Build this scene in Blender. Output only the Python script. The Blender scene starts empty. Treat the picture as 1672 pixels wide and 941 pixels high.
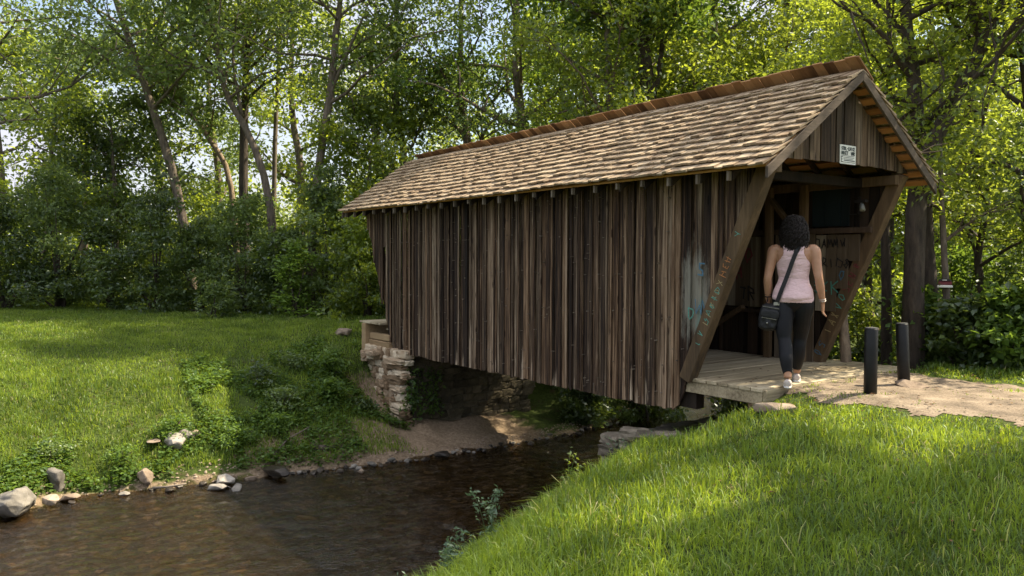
import bpy, bmesh, math, random
import numpy as np
from mathutils import Vector, Matrix, noise
R = math.radians
rng = np.random.default_rng(7)
random.seed(11)
scene = bpy.context.scene
COL = scene.collection

# ------------------------------------------------------------------ camera
CAM = np.array([5.616, -6.317, 1.2266]); YAW, PITCH, FPX, ROLL = .9492, -.0366, 1299.5, .0032
FW = np.array([-math.sin(YAW)*math.cos(PITCH), math.cos(YAW)*math.cos(PITCH), math.sin(PITCH)])
RT = np.array([math.cos(YAW), math.sin(YAW), 0.0]); UP = np.cross(RT, FW)
RT, UP = RT*math.cos(ROLL)+UP*math.sin(ROLL), UP*math.cos(ROLL)-RT*math.sin(ROLL)
cam_data = bpy.data.cameras.new('camera'); cam = bpy.data.objects.new('camera', cam_data); COL.objects.link(cam)
cam_data.sensor_width = 36; cam_data.lens = 36*FPX/1672; cam_data.clip_end = 2000; cam_data.clip_start = .05
M = Matrix.Identity(4)
for i in range(3):
    M[i][0], M[i][1], M[i][2], M[i][3] = RT[i], UP[i], -FW[i], CAM[i]
cam.matrix_world = M
scene.camera = cam

# ------------------------------------------------------------------ sky, sun, exposure
SUN_EL, SUN_AZ = R(51), R(19)          # azimuth measured clockwise from +Y
w = bpy.data.worlds.new('World'); scene.world = w; w.use_nodes = True
nt = w.node_tree; nt.nodes.clear()
sky = nt.nodes.new('ShaderNodeTexSky'); sky.sky_type = 'NISHITA'; sky.sun_disc = False
sky.sun_elevation = SUN_EL; sky.sun_rotation = SUN_AZ; sky.air_density = 1.2; sky.dust_density = 2.0
tc = nt.nodes.new('ShaderNodeTexCoord'); mp = nt.nodes.new('ShaderNodeMapping'); mp.inputs['Scale'].default_value = (1, 1, 2.5)
nz = nt.nodes.new('ShaderNodeTexNoise'); nz.inputs['Scale'].default_value = 2.6; nz.inputs['Detail'].default_value = 6
cr = nt.nodes.new('ShaderNodeValToRGB'); cr.color_ramp.elements[0].position = .34; cr.color_ramp.elements[1].position = .62
mx = nt.nodes.new('ShaderNodeMixRGB'); sxz = nt.nodes.new('ShaderNodeSeparateXYZ'); hz_ = nt.nodes.new('ShaderNodeValToRGB')      # clouds: thin grey low down, bright overhead
nt.links.new(tc.outputs['Generated'], sxz.inputs[0]); nt.links.new(sxz.outputs['Z'], hz_.inputs[0])
hz_.color_ramp.elements[0].position = .35; hz_.color_ramp.elements[0].color = (.36, .365, .41, 1); hz_.color_ramp.elements[1].position = .75; hz_.color_ramp.elements[1].color = (1, .98, .98, 1)
hm_ = nt.nodes.new('ShaderNodeVectorMath'); hm_.operation = 'SCALE'; hm_.inputs['Scale'].default_value = 10.5; nt.links.new(hz_.outputs[0], hm_.inputs[0]); nt.links.new(hm_.outputs[0], mx.inputs[2])
bg = nt.nodes.new('ShaderNodeBackground'); bg.inputs[1].default_value = .10
wo = nt.nodes.new('ShaderNodeOutputWorld')
L = nt.links.new
L(tc.outputs['Generated'], mp.inputs[0]); L(mp.outputs[0], nz.inputs['Vector']); L(nz.outputs[0], cr.inputs[0])
L(cr.outputs[0], mx.inputs[0]); L(sky.outputs[0], mx.inputs[1]); L(mx.outputs[0], bg.inputs[0]); L(bg.outputs[0], wo.inputs[0])
sun_d = bpy.data.lights.new('sun', 'SUN'); sun_d.energy = 5.0; sun_d.angle = R(.6); sun_d.color = (1, .87, .64)
sun = bpy.data.objects.new('sun', sun_d); COL.objects.link(sun)
SD = Vector((math.sin(SUN_AZ)*math.cos(SUN_EL), math.cos(SUN_AZ)*math.cos(SUN_EL), math.sin(SUN_EL)))
sun.rotation_euler = SD.to_track_quat('Z', 'Y').to_euler(); sun.location = SD*60
vs = scene.view_settings; vs.view_transform = 'Standard'; vs.look = 'None'; vs.gamma = 1; vs.use_curve_mapping = False
vs.exposure = 1.3
cy = scene.cycles
cy.max_bounces = 7; cy.diffuse_bounces = 3; cy.glossy_bounces = 2; cy.transmission_bounces = 4; cy.transparent_max_bounces = 6
cy.use_denoising = True; cy.use_adaptive_sampling = True; cy.adaptive_threshold = .02
cy.sample_clamp_indirect = 6; cy.caustics_reflective = False; cy.caustics_refractive = False

# ------------------------------------------------------------------ helpers
def pray(u, v): return FW + RT*(u-836)/FPX - UP*(v-470.5)/FPX
def P(u, v, d): return CAM + pray(u, v)*d                # a point at depth d
def atz(u, v, z):
    r = pray(u, v); return CAM + r*((z-CAM[2])/r[2])
def project(p):
    q = np.asarray(p)-CAM; z = q@FW
    return 836+FPX*(q@RT)/z, 470.5-FPX*(q@UP)/z, z
def hit(u, v):
    r = pray(u, v); t = np.linspace(1.5, 40, 3000); q = CAM[None]+r[None]*t[:, None]; k = np.argmax(q[:, 2] < H(q[:, 0], q[:, 1])); return q[k]
def sstep(a, b, x):
    t = np.clip((x-a)/(b-a), 0, 1); return t*t*(3-2*t)

def mk_mesh(name, verts, faces=None, tri=None, quad=None, rnd=None, smooth=False, attrs=None):
    me = bpy.data.meshes.new(name)
    verts = np.asarray(verts, dtype=np.float32)
    if faces is not None:
        me.from_pydata(verts.tolist(), [], faces)
    else:
        k = tri if tri is not None else quad
        k = np.asarray(k, dtype=np.int32); n = k.shape[1]
        me.vertices.add(len(verts)); me.vertices.foreach_set('co', verts.ravel())
        me.loops.add(k.size); me.loops.foreach_set('vertex_index', k.ravel())
        me.polygons.add(len(k)); me.polygons.foreach_set('loop_start', np.arange(0, k.size, n, dtype=np.int32))
        me.polygons.foreach_set('loop_total', np.full(len(k), n, dtype=np.int32))
        me.update(calc_edges=True)
    if rnd is not None:
        a = me.attributes.new('rnd', 'FLOAT', 'POINT'); a.data.foreach_set('value', np.asarray(rnd, dtype=np.float32))
    for kname, val in (attrs or {}).items():
        a = me.attributes.new(kname, 'FLOAT', 'POINT'); a.data.foreach_set('value', np.asarray(val, dtype=np.float32))
    if smooth: me.polygons.foreach_set('use_smooth', np.ones(len(me.polygons), dtype=bool))
    me.update()
    return me
def link(name, me, mat=None, parent=None):
    o = bpy.data.objects.new(name, me); COL.objects.link(o)
    if mat is not None and me is not None: me.materials.append(mat)
    if parent is not None: o.parent = parent
    return o
def tag(o, label=None, cat=None, group=None, kind=None):
    if label: o['label'] = label
    if cat: o['category'] = cat
    if group: o['group'] = group
    if kind: o['kind'] = kind
    return o
def empty(name, label, cat, loc=(0, 0, 0), group=None):
    o = bpy.data.objects.new(name, None); COL.objects.link(o); o.location = loc; o.empty_display_size = .1
    return tag(o, label, cat, group)

class MB:
    """collects solids; every solid carries its own random number for the shader. Coordinates are world ones."""
    def __init__(s): s.v = []; s.f = []; s.r = []
    def add(s, vs, fs, rnd=None):
        k = len(s.v); rnd = random.random() if rnd is None else rnd
        s.v += [tuple(map(float, p)) for p in vs]; s.f += [tuple(i+k for i in f) for f in fs]; s.r += [rnd]*len(vs)
    def hexa(s, p, rnd=None):     # p: four bottom, four top, counter-clockwise
        s.add(p, [(3, 2, 1, 0), (4, 5, 6, 7), (0, 1, 5, 4), (1, 2, 6, 5), (2, 3, 7, 6), (3, 0, 4, 7)], rnd)
    def box(s, x0, x1, y0, y1, z0, z1, rnd=None):
        s.hexa([(x0, y0, z0), (x1, y0, z0), (x1, y1, z0), (x0, y1, z0), (x0, y0, z1), (x1, y0, z1), (x1, y1, z1), (x0, y1, z1)], rnd)
    def beam(s, a, b, wid, dep, up=(0, 0, 1), rnd=None, jit=0):
        a, b = Vector(a), Vector(b); d = (b-a).normalized(); u = Vector(up); sx = d.cross(u).normalized(); sy = sx.cross(d).normalized()
        ps = []
        for c in (a, b):
            ps += [c - sx*wid/2 - sy*dep/2, c + sx*wid/2 - sy*dep/2, c + sx*wid/2 + sy*dep/2, c - sx*wid/2 + sy*dep/2]
        s.hexa(ps, rnd)
    def tube(s, pts, rad, n=6, rnd=None, cap=True, jag=0):
        pts = [Vector(p) for p in pts]; rings = []
        ref = Vector((.13, .97, .2)); vs = []
        for i, p in enumerate(pts):
            d = (pts[min(i+1, len(pts)-1)] - pts[max(i-1, 0)]).normalized()
            a = d.cross(ref)
            if a.length < .1: a = d.cross(Vector((1, 0, 0)))
            a.normalize(); b = d.cross(a)
            for k in range(n):
                t = 2*math.pi*k/n; rr = rad[i]*(1+(random.uniform(-jag, jag) if jag else 0))
                vs.append(p + a*math.cos(t)*rr + b*math.sin(t)*rr)
        fs = [(i*n+k, i*n+(k+1) % n, (i+1)*n+(k+1) % n, (i+1)*n+k) for i in range(len(pts)-1) for k in range(n)]
        if cap: fs += [tuple(range(n-1, -1, -1)), tuple(range((len(pts)-1)*n, len(pts)*n))]
        s.add(vs, fs, rnd)
    def build(s, name, mat, parent=None, smooth=False, bevel=0):
        me = mk_mesh(name, s.v, faces=s.f, rnd=s.r, smooth=smooth)
        if parent is not None and parent.type == 'EMPTY' and parent.location.length > 0:
            me.transform(Matrix.Translation(-parent.location))
        o = link(name, me, mat, parent)
        if bevel:
            m = o.modifiers.new('bevel', 'BEVEL'); m.width = bevel; m.segments = 1; m.limit_method = 'ANGLE'
        return o

# ------------------------------------------------------------------ materials
def mat(name):
    m = bpy.data.materials.new(name); m.use_nodes = True
    n = m.node_tree.nodes; return m, n, m.node_tree.links.new, n['Principled BSDF']
def ramp(n, stops):
    c = n.new('ShaderNodeValToRGB'); e = c.color_ramp.elements
    while len(e) < len(stops): e.new(.5)
    for k, (p, col) in zip(e, stops): k.position = p; k.color = (*col, 1)
    return c
def noise_n(n, sc, det=4, rough=.6):
    x = n.new('ShaderNodeTexNoise'); x.inputs['Scale'].default_value = sc; x.inputs['Detail'].default_value = det; x.inputs['Roughness'].default_value = rough; return x
def math_n(n, op, a=None, b=None):
    x = n.new('ShaderNodeMath'); x.operation = op
    if a is not None and not hasattr(a, 'links'): x.inputs[0].default_value = a
    if b is not None and not hasattr(b, 'links'): x.inputs[1].default_value = b
    return x
def coords(n, l, scale=(1, 1, 1), rot=(0, 0, 0), byrnd=13.0):
    tc = n.new('ShaderNodeTexCoord'); at = n.new('ShaderNodeAttribute'); at.attribute_name = 'rnd'
    mu = math_n(n, 'MULTIPLY', None, byrnd); l(at.outputs['Fac'], mu.inputs[0])
    ad = n.new('ShaderNodeVectorMath'); ad.operation = 'ADD'
    cb = n.new('ShaderNodeCombineXYZ')
    for k in range(3): l(mu.outputs[0], cb.inputs[k])
    mp = n.new('ShaderNodeMapping'); mp.inputs['Scale'].default_value = scale; mp.inputs['Rotation'].default_value = rot
    l(tc.outputs['Object'], mp.inputs[0]); l(mp.outputs[0], ad.inputs[0]); l(cb.outputs[0], ad.inputs[1])
    return ad.outputs[0], at.outputs['Fac'], tc.outputs['Object']

def wood(name, stops, grain=(26, 26, 1.3), mix=(.45, .55), rough=.85, bump=.5, stain=None, worn=None, rot=(0, 0, 0), sub=.27, vary=False):
    """weathered timber: each board its own tone, long grain along one axis, blotches, cracks"""
    m, n, l, b = mat(name)
    v, rnd, oc = coords(n, l, grain, rot)
    g = noise_n(n, 1.0, 8, .7); l(v, g.inputs['Vector'])
    v2, _, _ = coords(n, l, tuple(k*.16 for k in grain), rot, 5.0)
    g2 = noise_n(n, 1.0, 3, .55); l(v2, g2.inputs['Vector'])
    a = math_n(n, 'MULTIPLY', None, mix[0]); l(rnd, a.inputs[0])
    c = math_n(n, 'MULTIPLY_ADD'); l(g.outputs[0], c.inputs[0]); c.inputs[1].default_value = mix[1]; l(a.outputs[0], c.inputs[2])
    d = math_n(n, 'MULTIPLY_ADD'); l(g2.outputs[0], d.inputs[0]); d.inputs[1].default_value = .55; l(c.outputs[0], d.inputs[2])
    e = math_n(n, 'SUBTRACT', None, sub); l(d.outputs[0], e.inputs[0])
    rp = ramp(n, stops); l(e.outputs[0], rp.inputs[0])
    colour = rp.outputs[0]
    if vary:      # some boards redder, some greyer
        m7 = math_n(n, 'MULTIPLY', None, 17.3); l(rnd, m7.inputs[0]); fr7 = math_n(n, 'FRACT'); l(m7.outputs[0], fr7.inputs[0])
        rv = ramp(n, [(0, (.95, .86, .77)), (.4, (1, .96, .92)), (.75, (.86, .90, .92)), (1, (.70, .72, .74))]); l(fr7.outputs[0], rv.inputs[0])
        mv = n.new('ShaderNodeMixRGB'); mv.blend_type = 'MULTIPLY'; mv.inputs[0].default_value = 1; l(colour, mv.inputs[1]); l(rv.outputs[0], mv.inputs[2]); colour = mv.outputs[0]
        kn, _, _ = coords(n, l, (11, 11, 2.6), rot, 41.0); vk = n.new('ShaderNodeTexVoronoi'); vk.inputs['Scale'].default_value = 1.0; l(kn, vk.inputs['Vector'])      # knots
        rk = ramp(n, [(.10, (.18, .14, .12)), (.17, (1, 1, 1))]); l(vk.outputs['Distance'], rk.inputs[0])
        mk = n.new('ShaderNodeMixRGB'); mk.blend_type = 'MULTIPLY'; mk.inputs[0].default_value = .9; l(colour, mk.inputs[1]); l(rk.outputs[0], mk.inputs[2]); colour = mk.outputs[0]
    if worn:      # pale bare patches, long and narrow, more of them near the lower ends of the boards
        vv, _, _ = coords(n, l, (9, 9, .8), rot, 31.0)
        wn = noise_n(n, 1.0, 4, .6); l(vv, wn.inputs['Vector'])
        sx = n.new('ShaderNodeSeparateXYZ'); l(oc, sx.inputs[0])
        mr = n.new('ShaderNodeMapRange'); l(sx.outputs['Z'], mr.inputs[0])
        mr.inputs[1].default_value = -.4; mr.inputs[2].default_value = .5; mr.inputs[3].default_value = .13; mr.inputs[4].default_value = 0
        ad = math_n(n, 'ADD'); l(wn.outputs[0], ad.inputs[0]); l(mr.outputs[0], ad.inputs[1])
        wr = ramp(n, [(.70, (0, 0, 0)), (.80, (1, 1, 1))]); l(ad.outputs[0], wr.inputs[0])
        mxw = n.new('ShaderNodeMixRGB'); l(wr.outputs[0], mxw.inputs[0]); l(colour, mxw.inputs[1]); mxw.inputs[2].default_value = (*worn, 1)
        colour = mxw.outputs[0]
    for (cx, cy_, cz), rad, col, thr, ax in (stain or []):      # old overpainted patches
        sb = n.new('ShaderNodeVectorMath'); sb.operation = 'SUBTRACT'; l(oc, sb.inputs[0]); sb.inputs[1].default_value = (cx, cy_, cz)
        sc_ = n.new('ShaderNodeVectorMath'); sc_.operation = 'DIVIDE'; l(sb.outputs[0], sc_.inputs[0]); sc_.inputs[1].default_value = rad
        ln = n.new('ShaderNodeVectorMath'); ln.operation = 'LENGTH'; l(sc_.outputs[0], ln.inputs[0])
        ns = noise_n(n, 9, 6, .7); vv, _, _ = coords(n, l, (1.6, 1.6, .45), (0, 0, 0), 3.0); l(vv, ns.inputs['Vector'])
        q = math_n(n, 'MULTIPLY_ADD'); l(ns.outputs[0], q.inputs[0]); q.inputs[1].default_value = 1.5; l(ln.outputs['Value'], q.inputs[2])
        rr = ramp(n, [(thr-.12, (1, 1, 1)), (thr+.1, (0, 0, 0))])
        q2 = math_n(n, 'MULTIPLY', None, .5); l(q.outputs[0], q2.inputs[0]); l(q2.outputs[0], rr.inputs[0])
        mm = n.new('ShaderNodeMixRGB'); f = math_n(n, 'MULTIPLY', None, .55); l(rr.outputs[0], f.inputs[0]); l(f.outputs[0], mm.inputs[0])
        l(colour, mm.inputs[1]); mm.inputs[2].default_value = (*col, 1); colour = mm.outputs[0]
    l(colour, b.inputs['Base Color']); b.inputs['Roughness'].default_value = rough; b.inputs['Specular IOR Level'].default_value = .25
    bp = n.new('ShaderNodeBump'); bp.inputs['Strength'].default_value = bump; bp.inputs['Distance'].default_value = .012
    l(g.outputs[0], bp.inputs['Height']); l(bp.outputs[0], b.inputs['Normal'])
    return m
def plain(name, col, rough=.6, var=.25, sc=30, bump=.0, metal=0, spec=.4):
    m, n, l, b = mat(name)
    tc = n.new('ShaderNodeTexCoord'); g = noise_n(n, sc, 5); l(tc.outputs['Object'], g.inputs['Vector'])
    rp = ramp(n, [(.3, tuple(c*(1-var) for c in col)), (.7, tuple(min(1, c*(1+var)) for c in col))]); l(g.outputs[0], rp.inputs[0])
    l(rp.outputs[0], b.inputs['Base Color']); b.inputs['Roughness'].default_value = rough; b.inputs['Metallic'].default_value = metal
    b.inputs['Specular IOR Level'].default_value = spec
    if bump:
        bp = n.new('ShaderNodeBump'); bp.inputs['Strength'].default_value = bump; bp.inputs['Distance'].default_value = .01
        l(g.outputs[0], bp.inputs['Height']); l(bp.outputs[0], b.inputs['Normal'])
    return m
def leafmat(name, dark, mid, light, trans, tmix=.45, gloss=.035, rough=.42, dry=None):
    m, n, l, b = mat(name); n.remove(b)
    out = n['Material Output']
    at = n.new('ShaderNodeAttribute'); at.attribute_name = 'rnd'
    rp = ramp(n, [(0, dark), (.55, mid), (1, light)] if not dry else [(0, dark), (.5, mid), (.88, light), (1, dry)]); l(at.outputs['Fac'], rp.inputs[0])
    rt = ramp(n, [(0, tuple(c*.6 for c in trans)), (.5, trans), (1, tuple(min(1, c*1.45) for c in trans))]); l(at.outputs['Fac'], rt.inputs[0])
    d = n.new('ShaderNodeBsdfDiffuse'); t = n.new('ShaderNodeBsdfTranslucent'); g = n.new('ShaderNodeBsdfGlossy')
    g.inputs['Roughness'].default_value = rough; g.inputs[0].default_value = (.9, .95, 1, 1)
    l(rp.outputs[0], d.inputs[0]); l(rt.outputs[0], t.inputs[0])
    m1 = n.new('ShaderNodeMixShader'); m1.inputs[0].default_value = tmix; l(d.outputs[0], m1.inputs[1]); l(t.outputs[0], m1.inputs[2])
    m2 = n.new('ShaderNodeMixShader'); m2.inputs[0].default_value = gloss; l(m1.outputs[0], m2.inputs[1]); l(g.outputs[0], m2.inputs[2])
    l(m2.outputs[0], out.inputs[0]); return m

M_wall = wood('weathered_wall_boards', [(.12, (.005, .0035, .003)), (.36, (.022, .013, .009)), (.52, (.060, .037, .023)), (.68, (.145, .095, .058)), (.92, (.37, .275, .19))],
              worn=(.50, .39, .28), vary=True, grain=(48, 48, 1.3), mix=(.42, 1.65), sub=.755, bump=1.0, stain=[((.06, 0, .85), (.24, 1, .62), (.34, .33, .27), .72, 0), ((.14, 0, .55), (.10, 1, .5), (.10, .22, .19), .58, 0)])
M_gable = wood('grey_brown_gable_boards', [(.1, (.014, .010, .007)), (.42, (.075, .052, .033)), (.62, (.165, .12, .078)), (.95, (.36, .28, .19))], vary=True, grain=(40, 40, 1.5), mix=(.35, 1.4), sub=.68, bump=.8)
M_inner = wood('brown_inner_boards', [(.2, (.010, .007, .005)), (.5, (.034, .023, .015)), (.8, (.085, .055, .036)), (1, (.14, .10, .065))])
M_pale_inner = wood('whitewashed_inner_boards', [(.2, (.09, .065, .04)), (.42, (.12, .09, .06)), (.65, (.25, .205, .145)), (1, (.42, .37, .28))], mix=(.5, .9), sub=.5)
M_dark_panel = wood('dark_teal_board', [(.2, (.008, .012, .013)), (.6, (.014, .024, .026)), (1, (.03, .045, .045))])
M_beam = wood('brown_timber_post', [(.2, (.05, .034, .02)), (.45, (.115, .075, .04)), (.75, (.22, .15, .085)), (1, (.32, .23, .14))], grain=(22, 22, 2.0), mix=(.2, .7))
M_barge = wood('grey_barge_board', [(.2, (.04, .032, .026)), (.5, (.13, .10, .075)), (.8, (.24, .185, .135)), (1, (.3, .24, .18))], grain=(30, 5, 30))
M_shingle = wood('split_wood_shingles', [(.1, (.11, .065, .035)), (.36, (.235, .165, .105)), (.6, (.37, .285, .19)), (.95, (.55, .455, .335))], grain=(42, 3, 3), mix=(.24, 1.1), sub=.44, bump=.8)
M_cap = wood('orange_brown_shingle_backs', [(.15, (.10, .048, .022)), (.5, (.28, .145, .065)), (.9, (.46, .26, .13))], grain=(30, 3, 3), mix=(.6, .5), sub=.33)
M_lath = wood('orange_roof_lath', [(.15, (.26, .12, .04)), (.5, (.50, .25, .095)), (.9, (.66, .36, .15))], grain=(2, 24, 24), mix=(.4, .5))
M_deck = wood('grey_tan_deck_planks', [(.12, (.13, .10, .06)), (.40, (.33, .27, .175)), (.62, (.47, .395, .27)), (.95, (.60, .53, .39))], grain=(34, 1.4, 34), mix=(.35, 1.0), sub=.46, bump=.4)
M_crib = wood('ochre_crib_timber', [(.15, (.13, .085, .045)), (.5, (.27, .185, .10)), (.9, (.40, .29, .165))], grain=(2, 14, 20), mix=(.3, .6))
M_tail = wood('bleached_rafter_end', [(.1, (.09, .07, .05)), (.6, (.22, .18, .14)), (1, (.36, .31, .25))], mix=(.3, .6))
M_paintw = plain('white_paint', (.75, .75, .68), .6, .08)
M_ink = plain('dark_green_ink', (.035, .05, .045), .7)
M_teal = plain('teal_spray_paint', (.07, .25, .20), .6, .3); M_orange = plain('orange_spray_paint', (.36, .14, .04), .6, .3)
M_yellow = plain('mustard_spray_paint', (.28, .22, .10), .6, .3); M_black = plain('black_spray_paint', (.022, .019, .018), .5, .2)
M_red = plain('dark_red_spray_paint', (.16, .03, .035), .6, .3); M_blue = plain('blue_spray_paint', (.06, .14, .20), .6, .3)
M_bark = None
def barkmat(name, a, c, sc=(9, 9, 2.2)):
    m, n, l, b = mat(name)
    v, _, _ = coords(n, l, sc, (0, 0, 0), 7.0); g = noise_n(n, 1.6, 8, .7); l(v, g.inputs['Vector'])
    rp = ramp(n, [(.3, a), (.7, c)]); l(g.outputs[0], rp.inputs[0]); l(rp.outputs[0], b.inputs['Base Color']); b.inputs['Roughness'].default_value = .9
    bp = n.new('ShaderNodeBump'); bp.inputs['Strength'].default_value = .9; bp.inputs['Distance'].default_value = .04
    l(g.outputs[0], bp.inputs['Height']); l(bp.outputs[0], b.inputs['Normal']); return m
M_bark = barkmat('grey_brown_bark', (.05, .040, .03), (.24, .19, .145))
M_bark_dark = barkmat('dark_furrowed_bark', (.02, .015, .011), (.10, .075, .055))
M_bark_pale = barkmat('pale_tan_bark', (.10, .07, .045), (.36, .27, .18))

M_leaf_cool = leafmat('cool_green_leaves', (.045, .075, .028), (.105, .155, .050), (.20, .26, .09), (.30, .40, .07), .45, .035)
M_leaf_warm = leafmat('warm_green_leaves', (.045, .080, .016), (.10, .155, .026), (.19, .25, .045), (.42, .50, .04), .55, .04)
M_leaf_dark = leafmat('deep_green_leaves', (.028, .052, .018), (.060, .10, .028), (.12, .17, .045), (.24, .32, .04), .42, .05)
M_leaf_yel = leafmat('yellow_green_leaves', (.055, .095, .016), (.125, .18, .028), (.27, .30, .05), (.44, .52, .05), .52, .04)
M_leaf_fresh = leafmat('fresh_green_leaves', (.04, .08, .018), (.088, .15, .030), (.16, .24, .05), (.24, .36, .04), .42, .02)
M_grass = leafmat('bright_lawn_grass', (.055, .105, .016), (.135, .225, .026), (.29, .37, .06), (.38, .48, .03), .42, .03, .42, (.42, .36, .17))
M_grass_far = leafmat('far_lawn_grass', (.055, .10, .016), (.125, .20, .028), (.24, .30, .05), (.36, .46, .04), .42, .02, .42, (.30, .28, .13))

# ------------------------------------------------------------------ terrain
WATER = -1.8
YL = [-40, -14, -8, -5.83, -5.15, -4.26, -3.15, -2.0, -1.34, -.15, 1.33, 2.43, 3.74, 8, 16, 40]
XL = [-14, -8.5, -5.9, -5.25, -5.68, -5.52, -5.27, -5.08, -4.95, -4.86, -4.8, -4.88, -5.2, -8, -14, -30]
YR = [-40, -14, -8, -5, -4, -3, -2, -1, 0, 2.3, 5, 10, 16, 40]
XR = [-8, -2, .2, .2, -.1, -.55, -1.0, -1.3, -1.4, -1.4, -1.9, -5, -11, -27]
YC = [-40, -10, -6, -4.4, -3.2, -1.5, -.9, -.3, .3, 2.3, 4, 10, 16, 40]
XC = [0, 2.9, 2.9, 2.30, 1.62, .72, .38, .05, -.1, -.1, -.3, -3, -9, -25]
def vnoise(x, y, s, seed=0):
    """cheap smooth value noise, vectorised"""
    x = np.asarray(x, float)/s+seed*17.3+500; y = np.asarray(y, float)/s+seed*7.7+500
    xi, yi = np.floor(x), np.floor(y); fx, fy = x-xi, y-yi
    fx, fy = fx*fx*(3-2*fx), fy*fy*(3-2*fy)
    def h(a, b):
        t = np.sin(a*127.1+b*311.7+seed*3.1)*43758.5453; return t-np.floor(t)
    return (h(xi, yi)*(1-fx)+h(xi+1, yi)*fx)*(1-fy)+(h(xi, yi+1)*(1-fx)+h(xi+1, yi+1)*fx)*fy-.5
def H(x, y):
    x = np.asarray(x, float); y = np.asarray(y, float)
    xl, xr, xc = np.interp(y, YL, XL), np.interp(y, YR, XR), np.interp(y, YC, XC)
    xl = xl + .12*vnoise(y, y*0, .5, 3); 
    s = xl-x
    za = np.interp(s, [0, .25, .7, 1.3, 2.1, 3.2, 4.5, 7, 12, 60], [-1.83, -1.62, -1.38, -1.08, -.78, -.50, -.30, -.14, -.08, .1])
    zb = np.interp(s, [0, .2, .9, 1.35, 1.7, 2.6, 4, 8, 60], [-1.83, -1.74, -1.60, -1.52, -1.2, -.5, -.16, -.1, .1])
    wgt = sstep(-1.3, -.15, y)*(1-sstep(2.6, 3.6, y))
    zl = za*(1-wgt)+zb*wgt + wgt*(.07*vnoise(x, y, .33, 12)+.035*vnoise(x, y, .13, 13))*(s > .05)
    zl = zl - .30*np.exp(-((x+6.95)**2/.30+(y+.30)**2/.16))
    near = sstep(4.3, 1, s)*(s > 0)
    zl = zl + near*.12*vnoise(x, y, .7, 1) + near*.06*vnoise(x, y, .25, 2)
    # right bank
    plat = -.40 + .34*sstep(-4.2, .6, y)
    plat = plat - .45*sstep(.98, .45, x)*sstep(-1.3, -.2, y)
    plat = plat - .55*sstep(3.0, 4.6, y)
    plat = plat - .13*sstep(2.0, 0, x-xc)*(1-sstep(-.3, .5, y))
    plat = plat - .13*sstep(1.3, .1, x-xc)*sstep(-2.8, -1.6, y)*(1-sstep(-.2, .5, y))
    plat = plat + .045*sstep(-.1, .5, y)*sstep(.7, .95, x)
    t = np.clip((x-xr)/np.maximum(xc-xr, .2), 0, 1)
    zr = WATER-.03 + (plat+1.83)*np.where(t < 1, 1-(1-np.clip(t, 0, 1))**1.12, 1)
    zr = zr + .03*vnoise(x, y, .8, 5) + .012*vnoise(x, y, .2, 6)
    u = np.clip((x-xl)/np.maximum(xr-xl, .2), 0, 1)
    zc = WATER-.03 - .28*np.sin(u*math.pi)**.6 + .05*vnoise(x, y, .35, 8)*np.sin(u*math.pi)
    z = np.where(x < xl, zl, np.where(x > xr, zr, zc))
    far = sstep(14, 40, np.hypot(x, y))
    z = z*(1-far) + far*(-.1)*(1) + far*0
    return z + .06*vnoise(x, y, 3, 9)*sstep(1.5, 4, np.maximum(s, x-xc))*(1-sstep(1.5, -1, np.abs(y-1.2)-1.0)*(x > 0))
def Hs(x, y): return float(H(np.array([x]), np.array([y]))[0])
def axis(lo, hi, a, b, fine):
    core = np.arange(a, b+1e-6, fine); left = a-np.cumsum(np.geomspace(fine, (a-lo)*.12, 26)); right = b+np.cumsum(np.geomspace(fine, (hi-b)*.12, 26))
    return np.concatenate([left[::-1], core, right])
xs = axis(-700, 700, -10.5, 5.5, .075); ys = axis(-700, 700, -7.5, 4.5, .075)
X, Y = np.meshgrid(xs, ys); Z = H(X, Y); nx, ny = len(xs), len(ys)
idx = np.arange(nx*ny).reshape(ny, nx)
quad = np.stack([idx[:-1, :-1], idx[:-1, 1:], idx[1:, 1:], idx[1:, :-1]], -1).reshape(-1, 4)
xl_ = np.interp(Y, YL, XL); xr_ = np.interp(Y, YR, XR)
bed = ((X > xl_-.02) & (X < xr_+.05)).astype(float)
sand = sstep(-1.3, -.4, Y)*(1-sstep(1.2, 2.4, Y))*sstep(-7.5, -6.8, X)*sstep(1.1, .5, X)
sand = np.maximum(sand, sstep(.12, 0, np.abs(xl_-.04-X))*.6) * (1-bed)
sand = np.maximum(sand, sstep(1.9, 1.2, np.hypot((X+5.3)/1.3, (Y+1.0)/1.2))*sstep(-6.2, -5.4, X)*(1-bed))
g_me = mk_mesh('ground', np.stack([X, Y, Z], -1).reshape(-1, 3), quad=quad, smooth=True, attrs={'bed': bed.ravel(), 'sand': sand.ravel()})
m, n, l, b = mat('earth_and_turf')
tc = n.new('ShaderNodeTexCoord'); g1 = noise_n(n, 1.6, 6); g2 = noise_n(n, 22, 6, .7); g3 = noise_n(n, 5, 5)
for g in (g1, g2, g3): l(tc.outputs['Object'], g.inputs['Vector'])
turf = ramp(n, [(.3, (.024, .034, .008)), (.6, (.062, .088, .018))]); l(g2.outputs[0], turf.inputs[0])
soil = ramp(n, [(.3, (.035, .024, .013)), (.7, (.095, .068, .038))]); l(g2.outputs[0], soil.inputs[0])
sandc = ramp(n, [(.3, (.13, .092, .06)), (.55, (.25, .185, .125)), (.75, (.34, .26, .18))]); l(g2.outputs[0], sandc.inputs[0])
vo = n.new('ShaderNodeTexVoronoi'); vo.inputs['Scale'].default_value = 13; l(tc.outputs['Object'], vo.inputs['Vector'])
bedc = ramp(n, [(0, (.018, .012, .006)), (.5, (.075, .052, .024)), (.82, (.17, .12, .06)), (1, (.40, .31, .19))]); l(vo.outputs['Color'], bedc.inputs[0])
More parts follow.
